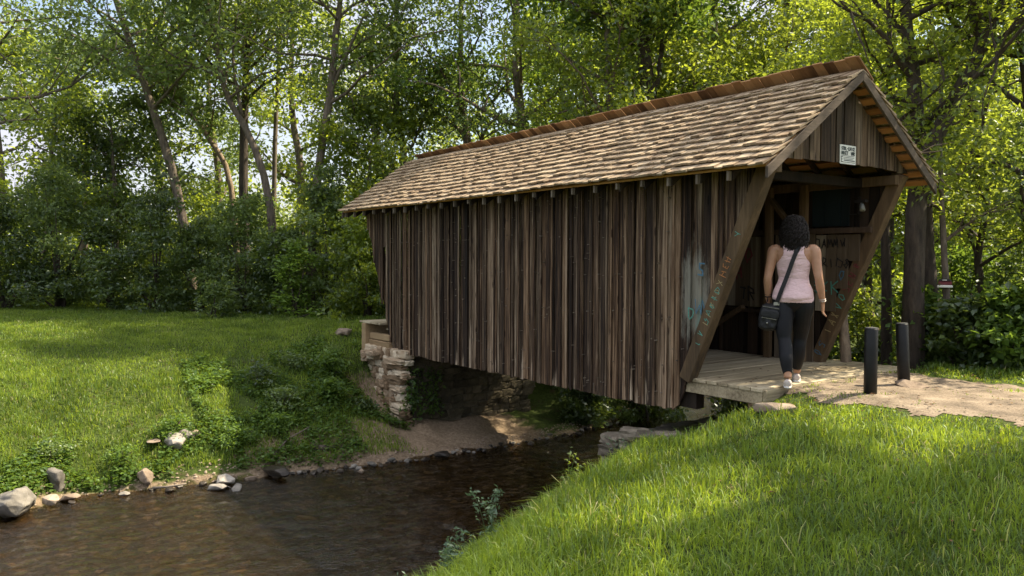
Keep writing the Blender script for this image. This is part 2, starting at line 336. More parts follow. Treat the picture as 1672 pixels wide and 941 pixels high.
f1 = ramp(n, [(.58, (0, 0, 0)), (.68, (.8, .8, .8))]); l(g3.outputs[0], f1.inputs[0])
mA = n.new('ShaderNodeMixRGB'); l(f1.outputs[0], mA.inputs[0]); l(turf.outputs[0], mA.inputs[1]); l(soil.outputs[0], mA.inputs[2])
aS = n.new('ShaderNodeAttribute'); aS.attribute_name = 'sand'; aB = n.new('ShaderNodeAttribute'); aB.attribute_name = 'bed'
sm = math_n(n, 'MULTIPLY_ADD'); l(g3.outputs[0], sm.inputs[0]); sm.inputs[1].default_value = .8; l(aS.outputs['Fac'], sm.inputs[2])
sr = ramp(n, [(.6, (0, 0, 0)), (.85, (1, 1, 1))]); l(sm.outputs[0], sr.inputs[0])
mB = n.new('ShaderNodeMixRGB'); l(sr.outputs[0], mB.inputs[0]); l(mA.outputs[0], mB.inputs[1]); l(sandc.outputs[0], mB.inputs[2])
mC = n.new('ShaderNodeMixRGB'); l(aB.outputs['Fac'], mC.inputs[0]); l(mB.outputs[0], mC.inputs[1]); l(bedc.outputs[0], mC.inputs[2])
l(mC.outputs[0], b.inputs['Base Color']); b.inputs['Roughness'].default_value = .95; b.inputs['Specular IOR Level'].default_value = .15
bp = n.new('ShaderNodeBump'); bp.inputs['Strength'].default_value = .9; bp.inputs['Distance'].default_value = .03; l(g2.outputs[0], bp.inputs['Height']); l(bp.outputs[0], b.inputs['Normal'])
M_ground = m
tag(link('ground', g_me, M_ground), kind='structure')

# water
m, n, l, b = mat('brown_creek_water'); n.remove(b); out = n['Material Output']
tc = n.new('ShaderNodeTexCoord'); mp = n.new('ShaderNodeMapping'); mp.inputs['Scale'].default_value = (2.2, 1, 1); l(tc.outputs['Object'], mp.inputs[0])
w1 = noise_n(n, 16, 4, .6); w2 = noise_n(n, 1.2, 3, .5); l(mp.outputs[0], w1.inputs['Vector']); l(mp.outputs[0], w2.inputs['Vector'])
mh = math_n(n, 'MULTIPLY'); l(w1.outputs[0], mh.inputs[0]); l(w2.outputs[0], mh.inputs[1])
bp = n.new('ShaderNodeBump'); bp.inputs['Strength'].default_value = 1.0; bp.inputs['Distance'].default_value = .05; l(mh.outputs[0], bp.inputs['Height'])
tr = n.new('ShaderNodeBsdfTransparent'); tr.inputs[0].default_value = (.56, .44, .24, 1)
df = n.new('ShaderNodeBsdfDiffuse'); df.inputs[0].default_value = (.050, .034, .015, 1)
gl = n.new('ShaderNodeBsdfGlossy'); gl.inputs['Roughness'].default_value = .025; l(bp.outputs[0], gl.inputs['Normal'])
fr = n.new('ShaderNodeFresnel'); fr.inputs[0].default_value = 1.52; l(bp.outputs[0], fr.inputs['Normal'])
a1 = n.new('ShaderNodeMixShader'); a1.inputs[0].default_value = .18; l(tr.outputs[0], a1.inputs[1]); l(df.outputs[0], a1.inputs[2])
a2 = n.new('ShaderNodeMixShader'); l(fr.outputs[0], a2.inputs[0]); l(a1.outputs[0], a2.inputs[1]); l(gl.outputs[0], a2.inputs[2]); l(a2.outputs[0], out.inputs[0])
M_water = m
yy = np.concatenate([np.arange(-24, -8, .5), np.arange(-8, 4.5, .035), np.arange(4.5, 18, .5)]); tt_ = np.linspace(0, 1, 190)
WX = (np.interp(yy, YL, XL)-.35)[:, None]*(1-tt_)+(np.interp(yy, YR, XR)+.35)[:, None]*tt_; WY = np.repeat(yy[:, None], 190, 1)
fade = sstep(-8.2, -7.5, WY)*(1-sstep(3.8, 4.4, WY)); turb = .55+.9*np.clip(vnoise(WX, WY, 1.3, 101)+.3, 0, 1)
WZ = WATER+fade*turb*(.022*vnoise(WX*1.2+WY*.3, WY-WX*.2, .34, 102)+.026*vnoise(WX*1.3+WY*.5, WY*.8-WX*.4, .15, 103)+.013*vnoise(WX*1.3, WY*.9, .08, 104))
wi = np.arange(WX.size).reshape(WX.shape)
tag(link('water', mk_mesh('water', np.stack([WX, WY, WZ], -1).reshape(-1, 3), quad=np.stack([wi[:-1, :-1], wi[:-1, 1:], wi[1:, 1:], wi[1:, :-1]], -1).reshape(-1, 4), smooth=True), M_water), kind='structure')

# path: packed pale dirt from the deck to the right
def path_w(x, y):
    c = 1.28+.06*(x-1.5); hw = .98+.30*vnoise(x, y, .6, 21)+.22*vnoise(x, y, .22, 22)+.12*vnoise(x, y, .08, 23)
    return hw-np.abs(y-c), (x > .93)
px_, py_ = np.meshgrid(np.arange(.93, 6.5, .035), np.arange(-.6, 3.6, .035))
w_, ok = path_w(px_, py_); pid = np.arange(px_.size).reshape(px_.shape)
keep = (w_ > 0)
q = np.stack([pid[:-1, :-1], pid[:-1, 1:], pid[1:, 1:], pid[1:, :-1]], -1)[keep[:-1, :-1] & keep[1:, 1:] & keep[1:, :-1] & keep[:-1, 1:]]
pz = H(px_, py_)+.004+np.clip(w_, 0, .25)*.05
used = np.unique(q); remap = np.full(px_.size, -1); remap[used] = np.arange(len(used))
pv = np.stack([px_, py_, pz], -1).reshape(-1, 3)[used]
m, n, l, b = mat('packed_dirt'); tc = n.new('ShaderNodeTexCoord'); g1 = noise_n(n, 45, 8, .75); g2 = noise_n(n, 4, 5)
l(tc.outputs['Object'], g1.inputs['Vector']); l(tc.outputs['Object'], g2.inputs['Vector'])
ad = math_n(n, 'ADD'); l(g1.outputs[0], ad.inputs[0]); l(g2.outputs[0], ad.inputs[1])
rp = ramp(n, [(.38, (.075, .055, .036)), (.52, (.21, .16, .11)), (.66, (.36, .29, .21))]); h2 = math_n(n, 'MULTIPLY', None, .5); l(ad.outputs[0], h2.inputs[0]); l(h2.outputs[0], rp.inputs[0])
l(rp.outputs[0], b.inputs['Base Color']); b.inputs['Roughness'].default_value = .95
bp = n.new('ShaderNodeBump'); bp.inputs['Strength'].default_value = .7; bp.inputs['Distance'].default_value = .02; l(g1.outputs[0], bp.inputs['Height']); l(bp.outputs[0], b.inputs['Normal'])
M_path = m
tag(link('path', mk_mesh('path', pv, quad=remap[q], smooth=True), M_path), kind='structure')

# ------------------------------------------------------------------ covered bridge
Lb, Wb, dd, HH = 6.84, 2.24, .96, 2.15
OV, EV, ZE, ZR = .228, .378, 2.06, 3.108
bridge = empty('covered_bridge', 'old covered wooden bridge with dark vertical boards and a split shingle roof over the creek', 'bridge', (0, 0, 0))
def xlim_near(z): return dd*z/HH
def xlim_far(z): return -Lb-dd*z/HH
def side_wall(y, outward, zb):
    mb = MB(); x = -Lb-dd; k = 0
    while x < dd:
        wd = random.choice([.032, .04, .045, .055, .065, .08, .10, .13]); x1 = min(x+wd, dd+.01)
        xm = (x+x1)/2
        lo = [zb+random.uniform(-.012, .012)]*2
        for j, xx in enumerate((x, x1)):
            if xx > xlim_near(zb): lo[j] = max(lo[j], (xx)*HH/dd)
            if xx < -Lb-dd*zb/HH: lo[j] = max(lo[j], (-Lb-xx)*HH/dd)
        hi = HH+.05
        if outward < 0 and -Lb-.20 < xm < -Lb-.06: lo = [max(lo[0], 1.42+xm*0)]*2      # boards missing beside the far post
        yo = outward*((k % 2)*.021+random.uniform(0, .006)); th = .019*outward
        if min(lo) < hi-.02:
            lean = random.uniform(-.006, .006)
            y0, y1 = sorted((y+yo, y+yo+th)); e = .006
            mb.hexa([(x-e, y0, min(lo[0], hi)), (x1+e, y0, min(lo[1], hi)), (x1+e, y1, min(lo[1], hi)), (x-e, y1, min(lo[0], hi)),
                     (x-e+lean, y0, hi), (x1+e+lean, y0, hi), (x1+e+lean, y1, hi), (x-e+lean, y1, hi)])
            if random.random() < .28:      # a narrow lath over the joint
                yb = y+outward*(.048); y0, y1 = sorted((yb, yb+outward*.012)); ww = random.uniform(.012, .02)
                l0 = min(lo[1]+random.uniform(0, .02), hi)
                mb.hexa([(x1-ww, y0, l0), (x1+ww, y0, l0), (x1+ww, y1, l0), (x1-ww, y1, l0), (x1-ww, y0, hi), (x1+ww, y0, hi), (x1+ww, y1, hi), (x1-ww, y1, hi)])
        x = x1; k += 1
    return mb
sw = side_wall(0, -1, -.375).build('side_wall', M_wall, bridge, bevel=.003); sw['label'] = 'dark weathered board wall facing the creek bank'
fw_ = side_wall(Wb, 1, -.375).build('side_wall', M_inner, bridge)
# pale and dark inner cladding on the far wall
def inner_cladding(name, x0, x1, z0, z1, mt, yoff, step=.13):
    mb = MB(); x = x0; k = 0
    while x < x1-.02:
        e = min(x+step*random.uniform(.75, 1.2), x1)
        hi = z1
        lo = max(z0, max(x, e)*HH/dd if e > 0 else z0)
        if lo < hi-.03: mb.box(x+.003, e-.003, Wb-yoff-.018-(k % 2)*.004, Wb-yoff-(k % 2)*.004, lo, hi)
        x = e; k += 1
    return mb.build(name, mt, bridge)
inner_cladding('inner_panel', -1.55, -.62, .62, 1.52, M_pale_inner, .03)
inner_cladding('inner_panel', -.02, .72, .62, 1.52, M_pale_inner, .03)
o = inner_cladding('inner_door', -.57, -.02, -.0, 1.56, M_pale_inner, .055, .11)
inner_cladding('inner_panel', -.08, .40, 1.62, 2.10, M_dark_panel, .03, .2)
mb = MB()
mb.box(-6.9, .70, Wb-.10, Wb-.06, 1.535, 1.60); mb.box(-6.9, -.6, Wb-.10, Wb-.06, .55, .60)
mb.build('inner_rail', M_inner, bridge, bevel=.004)
for xx in (-.62, -.13, -2.0, -3.4, -4.8, -6.2):
    mb = MB(); mb.box(xx-.045, xx+.045, Wb-.17, Wb-.102, .0, 2.12); mb.build('stud', M_beam, bridge, bevel=.004)
for xx in (-.9, -2.0, -3.4, -4.8, -6.2):
    mb = MB(); mb.box(xx-.045, xx+.045, .02, .10, .0, 2.12); mb.build('stud', M_inner, bridge, bevel=.004)
for (a, c) in (((-.72, Wb-.14, 2.12), (-.05, Wb-.14, 1.35)), ((-1.0, Wb-.14, .62), (-2.0, Wb-.14, .03)), ((-2.1, Wb-.14, .1), (-3.3, Wb-.14, 2.0)), ((-4.7, Wb-.14, .1), (-3.5, Wb-.14, 2.0)), ((-6.1, Wb-.14, .1), (-4.9, Wb-.14, 2.0))):
    mb = MB(); mb.beam(a, c, .05, .085, up=(0, 1, 0)); mb.build('brace', M_beam, bridge, bevel=.004)
# portal posts (near and far ends)
for sx, x0, lab in ((1, 0, 'near'), (-1, -Lb, 'far')):
    for yc in ((-.03, Wb+.02) if sx > 0 else (.10, Wb-.1)):
        a = Vector((x0-sx*.02, yc, -.02 if yc < 1 else .0)); c = Vector((x0+sx*dd, yc, HH+.02))
        mb = MB(); mb.beam(a, c, .12 if yc < 1 else .12, .145, up=(sx*1, 0, -.4) if True else None)
        pst = mb.build('portal_post', M_beam, bridge, bevel=.006)
        if sx == 1 and yc < 1: near_post = pst
        if sx == 1 and yc > 1: right_post = pst
# wall plates, tie beams
mb = MB(); mb.box(-Lb-dd, dd+.02, .025, .12, 2.05, 2.15); mb.build('wall_plate', M_beam, bridge)
mb = MB(); mb.box(-Lb-dd, dd+.02, Wb-.12, Wb-.025, 2.05, 2.15); mb.build('wall_plate', M_beam, bridge)
for xx in (.55, -.7, -2.2, -3.7, -5.2, -6.7, -7.4):
    mb = MB(); mb.box(xx-.05, xx+.05, .12, Wb-.12, 2.04, 2.14); mb.build('tie_beam', M_inner, bridge, bevel=.004)
# roof
slope = (ZR-ZE)/(Wb/2+EV); 
def roofz(y): return ZE + slope*(Wb/2+EV-abs(y-Wb/2))
XN, XF = dd+OV, -Lb-dd-OV
rt_ = Vector((0, Wb/2+EV, ZR-ZE)); sl_len = rt_.length; td = rt_.normalized(); nd = Vector((0, -td.z, td.y))
def shingles(mb, side, courses, expo, cap=0.0):
    for c in range(courses+1):
        s0 = c*expo-.03
        if c == courses: s0 = sl_len-.19
        x = XF-random.uniform(0, .06)+.03
        drift = vnoise(np.array([c*3.1]), np.array([1.]), 1, 4)[0]*.02
        while x < XN-.01:
            wd = random.choice([.06, .08, .09, .11, .13, .15]); x1 = min(x+wd, XN+random.uniform(-.008, .012))
            if x1-x < .03: break
            ln = expo*1.75; lift = random.uniform(0, .012); th = random.uniform(.016, .028); j = random.uniform(-.014, .010)+drift
            sag = .012*math.sin((x+3)*.9)+.006*math.sin(x*2.7)
            s_a, s_b = s0+j, min(s0+ln+j, sl_len+.0)
            skew = random.uniform(-.006, .006)
            def pt(s, xx, h):
                p = Vector((0, -EV, ZE)) + td*s + nd*(h+sag)
                if side < 0: p = Vector((0, Wb-p.y, p.z))
                return (xx, p.y, p.z)
            g = .0025
            base_a, base_b = .034+lift+.012*(c % 2)*0, .006
            p = [pt(s_a, x+g, base_a), pt(s_a+skew, x1-g, base_a), pt(s_b, x1-g, base_b), pt(s_b, x+g, base_b),
                 pt(s_a, x+g, base_a+th), pt(s_a+skew, x1-g, base_a+th), pt(s_b, x1-g, base_b+.007), pt(s_b, x+g, base_b+.007)]
            mb.hexa(p); x = x1
for side in (1, -1):
    mb = MB(); shingles(mb, side, 14, sl_len/14.6)
    roof = mb.build('roof', M_shingle, bridge)
    roof['label'] = 'sunlit tan shingle slope above the creek wall' if side > 0 else 'far shingle slope facing the forest'
# ridge cap: top course of the far slope stands proud of the ridge
mb = MB(); x = XF+.12
while x < XN-.02:
    wd = random.uniform(.10, .16); x1 = min(x+wd, XN+.0)
    u2 = Vector((0, -td.y, td.z)); n2 = Vector((0, td.z, td.y))
    base = Vector((0, Wb/2, ZR)); up_ = random.uniform(.135, .16)*(.62+.38*sstep(-8, 0, x)); j = random.uniform(-.004, .004)
    def q3(s, h): p = base+u2*s+n2*h; return p.y, p.z
    ps = []
    for (s, h0, h1) in ((-.18, .034+j, .05+j), (up_, .040+j, .054+j)):
        (ya, za), (yb, zb_) = q3(s, h0), q3(s, h1); ps.append((ya, za, yb, zb_))
    g = .002
    (ya, za, yb, zb_), (yc, zc_, yd, ze_) = ps
    mb.hexa([(x+g, ya, za), (x1-g, ya, za), (x1-g, yb, zb_), (x+g, yb, zb_), (x+g, yc, zc_), (x1-g, yc, zc_), (x1-g, yd, ze_), (x+g, yd, ze_)])
    x = x1
mb.build('ridge_cap', M_cap, bridge)
# lath under the shingles (both slopes), rafters, barge boards
mb = MB()
for side in (1, -1):
    for k in range(12):
        s = .03+k*.148
        p = Vector((0, -EV, ZE))+td*s; q_ = p+td*.085
        a, c = p+nd*(-.002), p+nd*(-.024); e_, f_ = q_+nd*(-.002), q_+nd*(-.024)
        Y_ = lambda v: (v.y if side > 0 else Wb-v.y)
        mb.hexa([(XF+.03, Y_(c), c.z), (XN-.035, Y_(c), c.z), (XN-.035, Y_(f_), f_.z), (XF+.03, Y_(f_), f_.z), (XF+.03, Y_(a), a.z), (XN-.035, Y_(a), a.z), (XN-.035, Y_(e_), e_.z), (XF+.03, Y_(e_), e_.z)])
lth = mb.build('roof_lath', M_lath, bridge)
nraf = 24
for k in range(nraf):
    x = XF+.14+k*(dd-.22-XF-.14)/(nraf-1)+random.uniform(-.012, .012)
    mb = MB()
    for side in (1, -1):
        p0 = Vector((x, -EV+.05, ZE))-nd*.026+td*.0; p1 = Vector((x, Wb/2, ZR))-nd*.026
        dep = .075
        pts = []
        for yy_, zz in ((p0.y, p0.z), (p1.y, p1.z)):
            pts.append((yy_, zz))
        f = (lambda y: y) if side > 0 else (lambda y: Wb-y)
        (ya, za), (yb, zb_) = pts
        mb.hexa([(x-.018, f(ya), za-dep), (x+.018, f(ya), za-dep), (x+.018, f(yb), zb_-dep), (x-.018, f(yb), zb_-dep),
                 (x-.018, f(ya), za), (x+.018, f(ya), za), (x+.018, f(yb), zb_), (x-.018, f(yb), zb_)])
    rf = mb.build('rafter', M_inner, bridge)
    mb = MB(); y = -EV+.012; j = random.uniform(-.012, .012)     # the sawn, bleached rafter tail under the eave
    mb.box(x-.013, x+.013, y, y+.04, ZE-.088+j*1.6, ZE-.012)
    mb.build('rafter_tail', M_tail, rf)
for (xa, dirn) in ((XN-.03, 1), (XF+.0, -1)):
    for side in (1, -1):
        mb = MB(); f = (lambda y: y) if side > 0 else (lambda y: Wb-y)
        dep = .105; y0, z0, y1, z1 = -EV+.01, ZE-.006, Wb/2, ZR-.004
        mb.hexa([(xa, f(y0), z0-dep), (xa+.03, f(y0), z0-dep), (xa+.03, f(y1), z1-dep), (xa, f(y1), z1-dep), (xa, f(y0), z0), (xa+.03, f(y0), z0), (xa+.03, f(y1), z1), (xa, f(y1), z1)])
        mb.build('barge_board', M_barge, bridge, bevel=.003)
# gables
for xg, s in ((dd+.012, 1), (-Lb-dd-.03, -1)):
    mb = MB(); y = -.06; k = 0
    while y < Wb+.08:
        wd = random.choice([.06, .08, .10, .12, .13]); y1 = min(y+wd, Wb+.10)
        zt = [roofz(v)-.055-.02 for v in (y, y1)]; arch = lambda v: 2.175-.02*0+.05*(1-((v-Wb/2)/(Wb/2))**2)*.6+random.uniform(-.006, .006)
        zb_ = arch((y+y1)/2)
        if zt[0] > zb_+.01 or zt[1] > zb_+.01:
            off = (k % 2)*.012
            mb.hexa([(xg+off, y, zb_), (xg+off+.018, y, zb_), (xg+off+.018, y1, zb_), (xg+off, y1, zb_), (xg+off, y, max(zt[0], zb_+.002)), (xg+off+.018, y, max(zt[0], zb_+.002)), (xg+off+.018, y1, max(zt[1], zb_+.002)), (xg+off, y1, max(zt[1], zb_+.002))])
        y = y1; k += 1
    mb.build('gable', M_gable, bridge, bevel=.002)
# deck and its framing
DX = .90
mb = MB(); x = DX; k = 0
while x > -Lb-.15:
    wd = .135; x0 = x-wd
    y1 = (2.64-.0*k if x > .0 else Wb-.02)
    if .0 < x < .75: y1 = 2.62
    ya = (-.02-random.uniform(0, .02)) if x > .0 else .03
    mb.box(x0+.004, x-.003, ya, y1+random.uniform(-.015, .015) if x > 0 else y1, -.035+random.uniform(-.003, .003), 0+random.uniform(-.003, .003))
    x = x0; k += 1
mb.build('deck', M_deck, bridge, bevel=.004)
mb = MB(); mb.box(-.1, DX-.01, -.012, .03, -.155, -.037); mb.build('rim_joist', M_deck, bridge, bevel=.004)
mb = MB(); mb.box(DX-.006, DX+.035, .0, 2.64, -.25, -.012); mb.build('fascia_board', M_deck, bridge, bevel=.004)
mb = MB(); mb.box(DX-.16, DX-.02, -.025, .06, -.25, -.158); mb.build('joist_block', M_beam, bridge, bevel=.004)
for yy_ in (.45, 1.1, 1.8, 2.5):
    mb = MB(); mb.box(-.1 if yy_ > 2.3 else -Lb, DX-.02, yy_-.05, yy_+.05, -.25, -.04); mb.build('joist', M_inner, bridge)
mb = MB(); mb.box(-Lb, .05, .03, .15, -.33, -.04); mb.build('sill_beam', M_inner, bridge)
mb = MB(); mb.box(-Lb, .05, Wb-.15, Wb-.03, -.33, -.04); mb.build('sill_beam', M_inner, bridge)

mb = MB(); random.seed(77)
for k in range(330):
    z = random.choice([-.22, .05, .62, 1.05, 1.5, 1.95])+random.uniform(-.03, .03) if k % 2 else random.uniform(-.3, 2.0); x = random.uniform(-Lb, min(.0, xlim_near(z))); q = random.uniform(.002, .0045)
    mb.box(x-q, x+q, -.064, -.019, z-q*random.uniform(1, 3), z+q)
nh = mb.build('nail_heads', M_tail, sw); nh['kind'] = 'stuff'; random.seed(78)
# ---- graffiti as thin painted strokes lying on the boards
FONT = {'D': [[(0, 0), (0, 1), (.5, .9), (.65, .5), (.5, .1), (0, 0)]], 'A': [[(0, 0), (.3, 1), (.6, 0)], [(.12, .4), (.48, .4)]], 'M': [[(0, 0), (.05, 1), (.33, .3), (.6, 1), (.65, 0)]],
        'W': [[(0, 1), (.2, 0), (.38, .7), (.55, 0), (.75, 1)]], 'R': [[(0, 0), (0, 1), (.45, .9), (.45, .6), (0, .5), (.5, 0)]], 'I': [[(.1, 0), (.1, 1)]], 'B': [[(0, 0), (0, 1), (.4, .85), (.05, .52), (.5, .3), (0, 0)]],
        'L': [[(0, 1), (0, 0), (.5, 0)]], 'V': [[(0, 1), (.3, 0), (.6, 1)]], 'O': [[(.3, 0), (0, .4), (.15, .95), (.5, .95), (.62, .4), (.3, 0)]], 'S': [[(.5, .9), (.15, 1), (.05, .65), (.5, .4), (.4, .05), (0, .1)]],
        'C': [[(.5, .9), (.1, .8), (0, .4), (.2, .05), (.5, .1)]], 'T': [[(0, 1), (.6, 1)], [(.3, 1), (.3, 0)]], 'E': [[(.5, 1), (0, 1), (0, 0), (.5, 0)], [(0, .5), (.4, .5)]], 'Y': [[(0, 1), (.28, .5), (.55, 1)], [(.28, .5), (.28, 0)]],
        'N': [[(0, 0), (0, 1), (.5, 0), (.5, 1)]], 'K': [[(0, 0), (0, 1)], [(.5, 1), (0, .5), (.5, 0)]], 'H': [[(0, 0), (0, 1)], [(.5, 0), (.5, 1)], [(0, .5), (.5, .5)]], 'G': [[(.5, .9), (.1, .9), (0, .3), (.3, 0), (.55, .3), (.3, .4)]],
        'P': [[(0, 0), (0, 1), (.5, .85), (.45, .55), (0, .5)]], 'X': [[(0, 0), (.5, 1)], [(0, 1), (.5, 0)]], '8': [[(.25, .5), (0, .75), (.25, 1), (.5, .75), (.25, .5), (0, .25), (.25, 0), (.5, .25), (.25, .5)]], '-': [[(.1, .5), (.45, .5)]], ' ': [],
        'F': [[(0, 0), (0, 1), (.5, 1)], [(0, .55), (.4, .55)]], 'U': [[(0, 1), (.05, .2), (.3, 0), (.5, .2), (.55, 1)]]}
def strokes(mb, text, org, ax, upv, nrm, h, wid, spacing=.85, wob=.0):
    org, ax, upv, nrm = Vector(org), Vector(ax).normalized(), Vector(upv).normalized(), Vector(nrm).normalized(); k = 0
    for i, ch in enumerate(text):
        for st in FONT.get(ch, []):
            pts = [org+ax*((i*spacing+a+random.uniform(-wob, wob))*h)+upv*((c+random.uniform(-wob, wob))*h) for a, c in st]
            for a, c in zip(pts[:-1], pts[1:]):
                d = (c-a); 
                if d.length < 1e-5: continue
                d.normalize(); s = nrm.cross(d)*wid/2; k += 1; hh = nrm*(.0016+.00025*(k % 5)); a2, c2 = a-d*wid*.35, c+d*wid*.35
                mb.hexa([a2-s, c2-s, c2+s, a2+s, a2-s+hh, c2-s+hh, c2+s+hh, a2+s+hh])
pd = Vector((dd+.02, 0, HH+.04)).normalized(); pn = Vector((0, -1, 0)); ps_ = Vector((pd.z, 0, -pd.x))
yf = -.03-.061
def on_post(t, s): a = Vector((-.02, yf, -.02)); return a+pd*t+ps_*s
for txt, t0, h, mt, nm, sp in (('LV', .42, .085, M_teal, 'teal', 1.3), ('SABAD', .68, .082, M_teal, 'teal', 1.05), ('HEH', 1.2, .085, M_orange, 'orange', .9), ('OX', 1.0, .08, M_yellow, 'yellow', 1.3), ('Y', 1.62, .09, M_teal, 'teal', 1), ('IIXI', .66, .08, M_yellow, 'mustard', 1.25)):
    mb = MB(); strokes(mb, txt, on_post(t0, .034), pd, -ps_, pn, h*.72, .0065, sp*1.35, .22)
    g = mb.build('graffiti', mt, near_post); g['label'] = nm+' spray-painted letters up the post'
pd2 = pd; yi = Wb-.072+.02
a0 = Vector((-.02, Wb+.02-.061, 0))
for txt, t0, h, mt, sp in (('SEN', .95, .08, M_red, 1.1), ('VO', .72, .09, M_teal, 1.3), ('IAX', .42, .08, M_yellow, 1.2), ('OS', .1, .09, M_blue, 1.3), ('R', 1.25, .07, M_red, 1)):
    mb = MB(); strokes(mb, txt, a0+pd*t0+ps_*.04, pd, -ps_, pn, h, .010, sp, .12); mb.build('graffiti', mt, right_post)
# scrawls on the inner far wall
yw = Wb-.056
for txt, x, z, h, mt, wd in (('DAMMW', -.02, 1.38, .085, M_black, .013), ('RID8', .08, 1.14, .10, M_black, .011), ('SCK', -.05, .84, .13, M_teal, .014), ('ROBO', -1.5, 1.2, .16, M_red, .022), ('XOH', -1.45, .98, .14, M_red, .02), ('TR', -1.1, .72, .14, M_black, .02), ('WA', -1.5, .74, .12, M_blue, .018), ('O', .3, 1.0, .10, M_blue, .012)):
    mb = MB(); strokes(mb, txt, (x, yw, z), (1, 0, 0), (0, 0, 1), (0, -1, 0), h, wd, .95, .16); mb.build('graffiti', mt, bridge)
mb = MB(); strokes(mb, 'L', (.40, Wb-.03, 1.75), (1, 0, 0), (0, 0, 1), (0, -1, 0), .16, .012); strokes(mb, 'K', (.5, Wb-.03, 1.8), (1, 0, 0), (0, 0, 1), (0, -1, 0), .10, .012); mb.build('graffiti', M_black, bridge)
# faded scribbles on the outside boards beside the post
for txt, x, z, h, mt, wd in (('S', .14, 1.06, .13, M_blue, .016), ('WV', .10, .68, .13, M_blue, .010), ('D', .02, .62, .10, M_teal, .012), ('A', .13, .38, .13, M_blue, .010)):
    mb = MB(); strokes(mb, txt, (x, -.062, z), (1, 0, 0), (0, 0, 1), (0, -1, 0), h, wd, .8, .1); mb.build('graffiti', mt, bridge)
M_boltop2 = plain('dull_grey_metal', (.22, .22, .20), .5, .2)
# flood lamp inside
lamp = empty('flood_lamp', 'small pale lamp on a black bracket fixed inside the bridge portal', 'lamp', (.60, Wb-.12, 1.80))
mb = MB(); mb.box(.50, .53, Wb-.04, Wb-.02, 1.75, 1.95); mb.tube([(.51, Wb-.04, 1.9), (.56, Wb-.14, 1.9), (.62, Wb-.15, 1.88)], [.012]*3); mb.box(.55, .68, Wb-.19, Wb-.13, 1.87, 1.90); mb.build('bracket', M_black, lamp)
mb = MB(); mb.tube([(.62, Wb-.16, 1.87), (.63, Wb-.17, 1.83), (.65, Wb-.19, 1.78)], [.014, .026, .032], 12); mb.build('lamp_head', M_boltop2, lamp, True)

# notice sign on the gable
sx_ = dd+.012+.032
sign = empty('notice_sign', 'small white notice with dark lettering nailed to the gable boards', 'sign', (sx_, 1.16, 2.21))
mb = MB(); mb.box(sx_, sx_+.006, 1.02, 1.30, 2.195, 2.385); mb.build('panel', M_paintw, sign)
mb = MB(); nr = (1, 0, 0); fx = sx_+.0062
strokes(mb, 'STBL-LBICE', (fx, 1.045, 2.335), (0, 1, 0), (0, 0, 1), nr, .03, .0085, .80)
strokes(mb, 'HRCET  WAR', (fx, 1.045, 2.29), (0, 1, 0), (0, 0, 1), nr, .03, .0085, .80)
strokes(mb, 'E', (fx, 1.04, 2.215), (0, 1, 0), (0, 0, 1), nr, .05, .007)
mb.build('lettering', M_ink, sign)
mb = MB()
for k, (a, c) in enumerate(((1.04, 1.27), (1.08, 1.27), (1.08, 1.25), (1.09, 1.28), (1.04, 1.285))):
    z = 2.275-k*.016; mb.box(fx-.0002, fx+.0016, a, c, z, z+(.004 if k != 3 else .008))
mb.build('small_print', M_ink, sign)

# ------------------------------------------------------------------ abutments and timber crib
M_stone = None
def stonemat(name, stops, sc=6, rv=.35):
    m, n, l, b = mat(name); v, rnd, oc = coords(n, l, (1, 1, 1), (0, 0, 0), 9.0)
    g = noise_n(n, sc, 8, .65); l(v, g.inputs['Vector']); g2 = noise_n(n, sc*6, 4, .7); l(v, g2.inputs['Vector'])
    a = math_n(n, 'MULTIPLY_ADD'); l(rnd, a.inputs[0]); a.inputs[1].default_value = rv; l(g.outputs[0], a.inputs[2])
    c = math_n(n, 'MULTIPLY_ADD'); l(g2.outputs[0], c.inputs[0]); c.inputs[1].default_value = .25; l(a.outputs[0], c.inputs[2])
    e = math_n(n, 'SUBTRACT', None, .3+(rv-.35)*.5); l(c.outputs[0], e.inputs[0]); rp = ramp(n, stops); l(e.outputs[0], rp.inputs[0])
    l(rp.outputs[0], b.inputs['Base Color']); b.inputs['Roughness'].default_value = .9; b.inputs['Specular IOR Level'].default_value = .25
    bp = n.new('ShaderNodeBump'); bp.inputs['Strength'].default_value = .7; bp.inputs['Distance'].default_value = .02; l(c.outputs[0], bp.inputs['Height']); l(bp.outputs[0], b.inputs['Normal']); return m
M_stone = stonemat('tan_rubble_stone', [(.2, (.20, .135, .08)), (.45, (.34, .25, .165)), (.7, (.48, .39, .28)), (.95, (.60, .52, .39))], 6, .75)
M_mortar = plain('clay_mortar', (.20, .14, .085), .95, .4, 9, .8)
M_rock = stonemat('grey_creek_rock', [(.2, (.07, .065, .055)), (.5, (.17, .155, .135)), (.8, (.30, .275, .24))])
M_rock_warm = stonemat('buff_creek_rock', [(.2, (.12, .085, .06)), (.5, (.25, .19, .14)), (.8, (.38, .31, .24))])
M_rock_wet = stonemat('wet_dark_rock', [(.2, (.015, .012, .010)), (.5, (.045, .036, .028)), (.8, (.10, .08, .06))]); M_rock_wet.node_tree.nodes['Principled BSDF'].inputs['Roughness'].default_value = .35
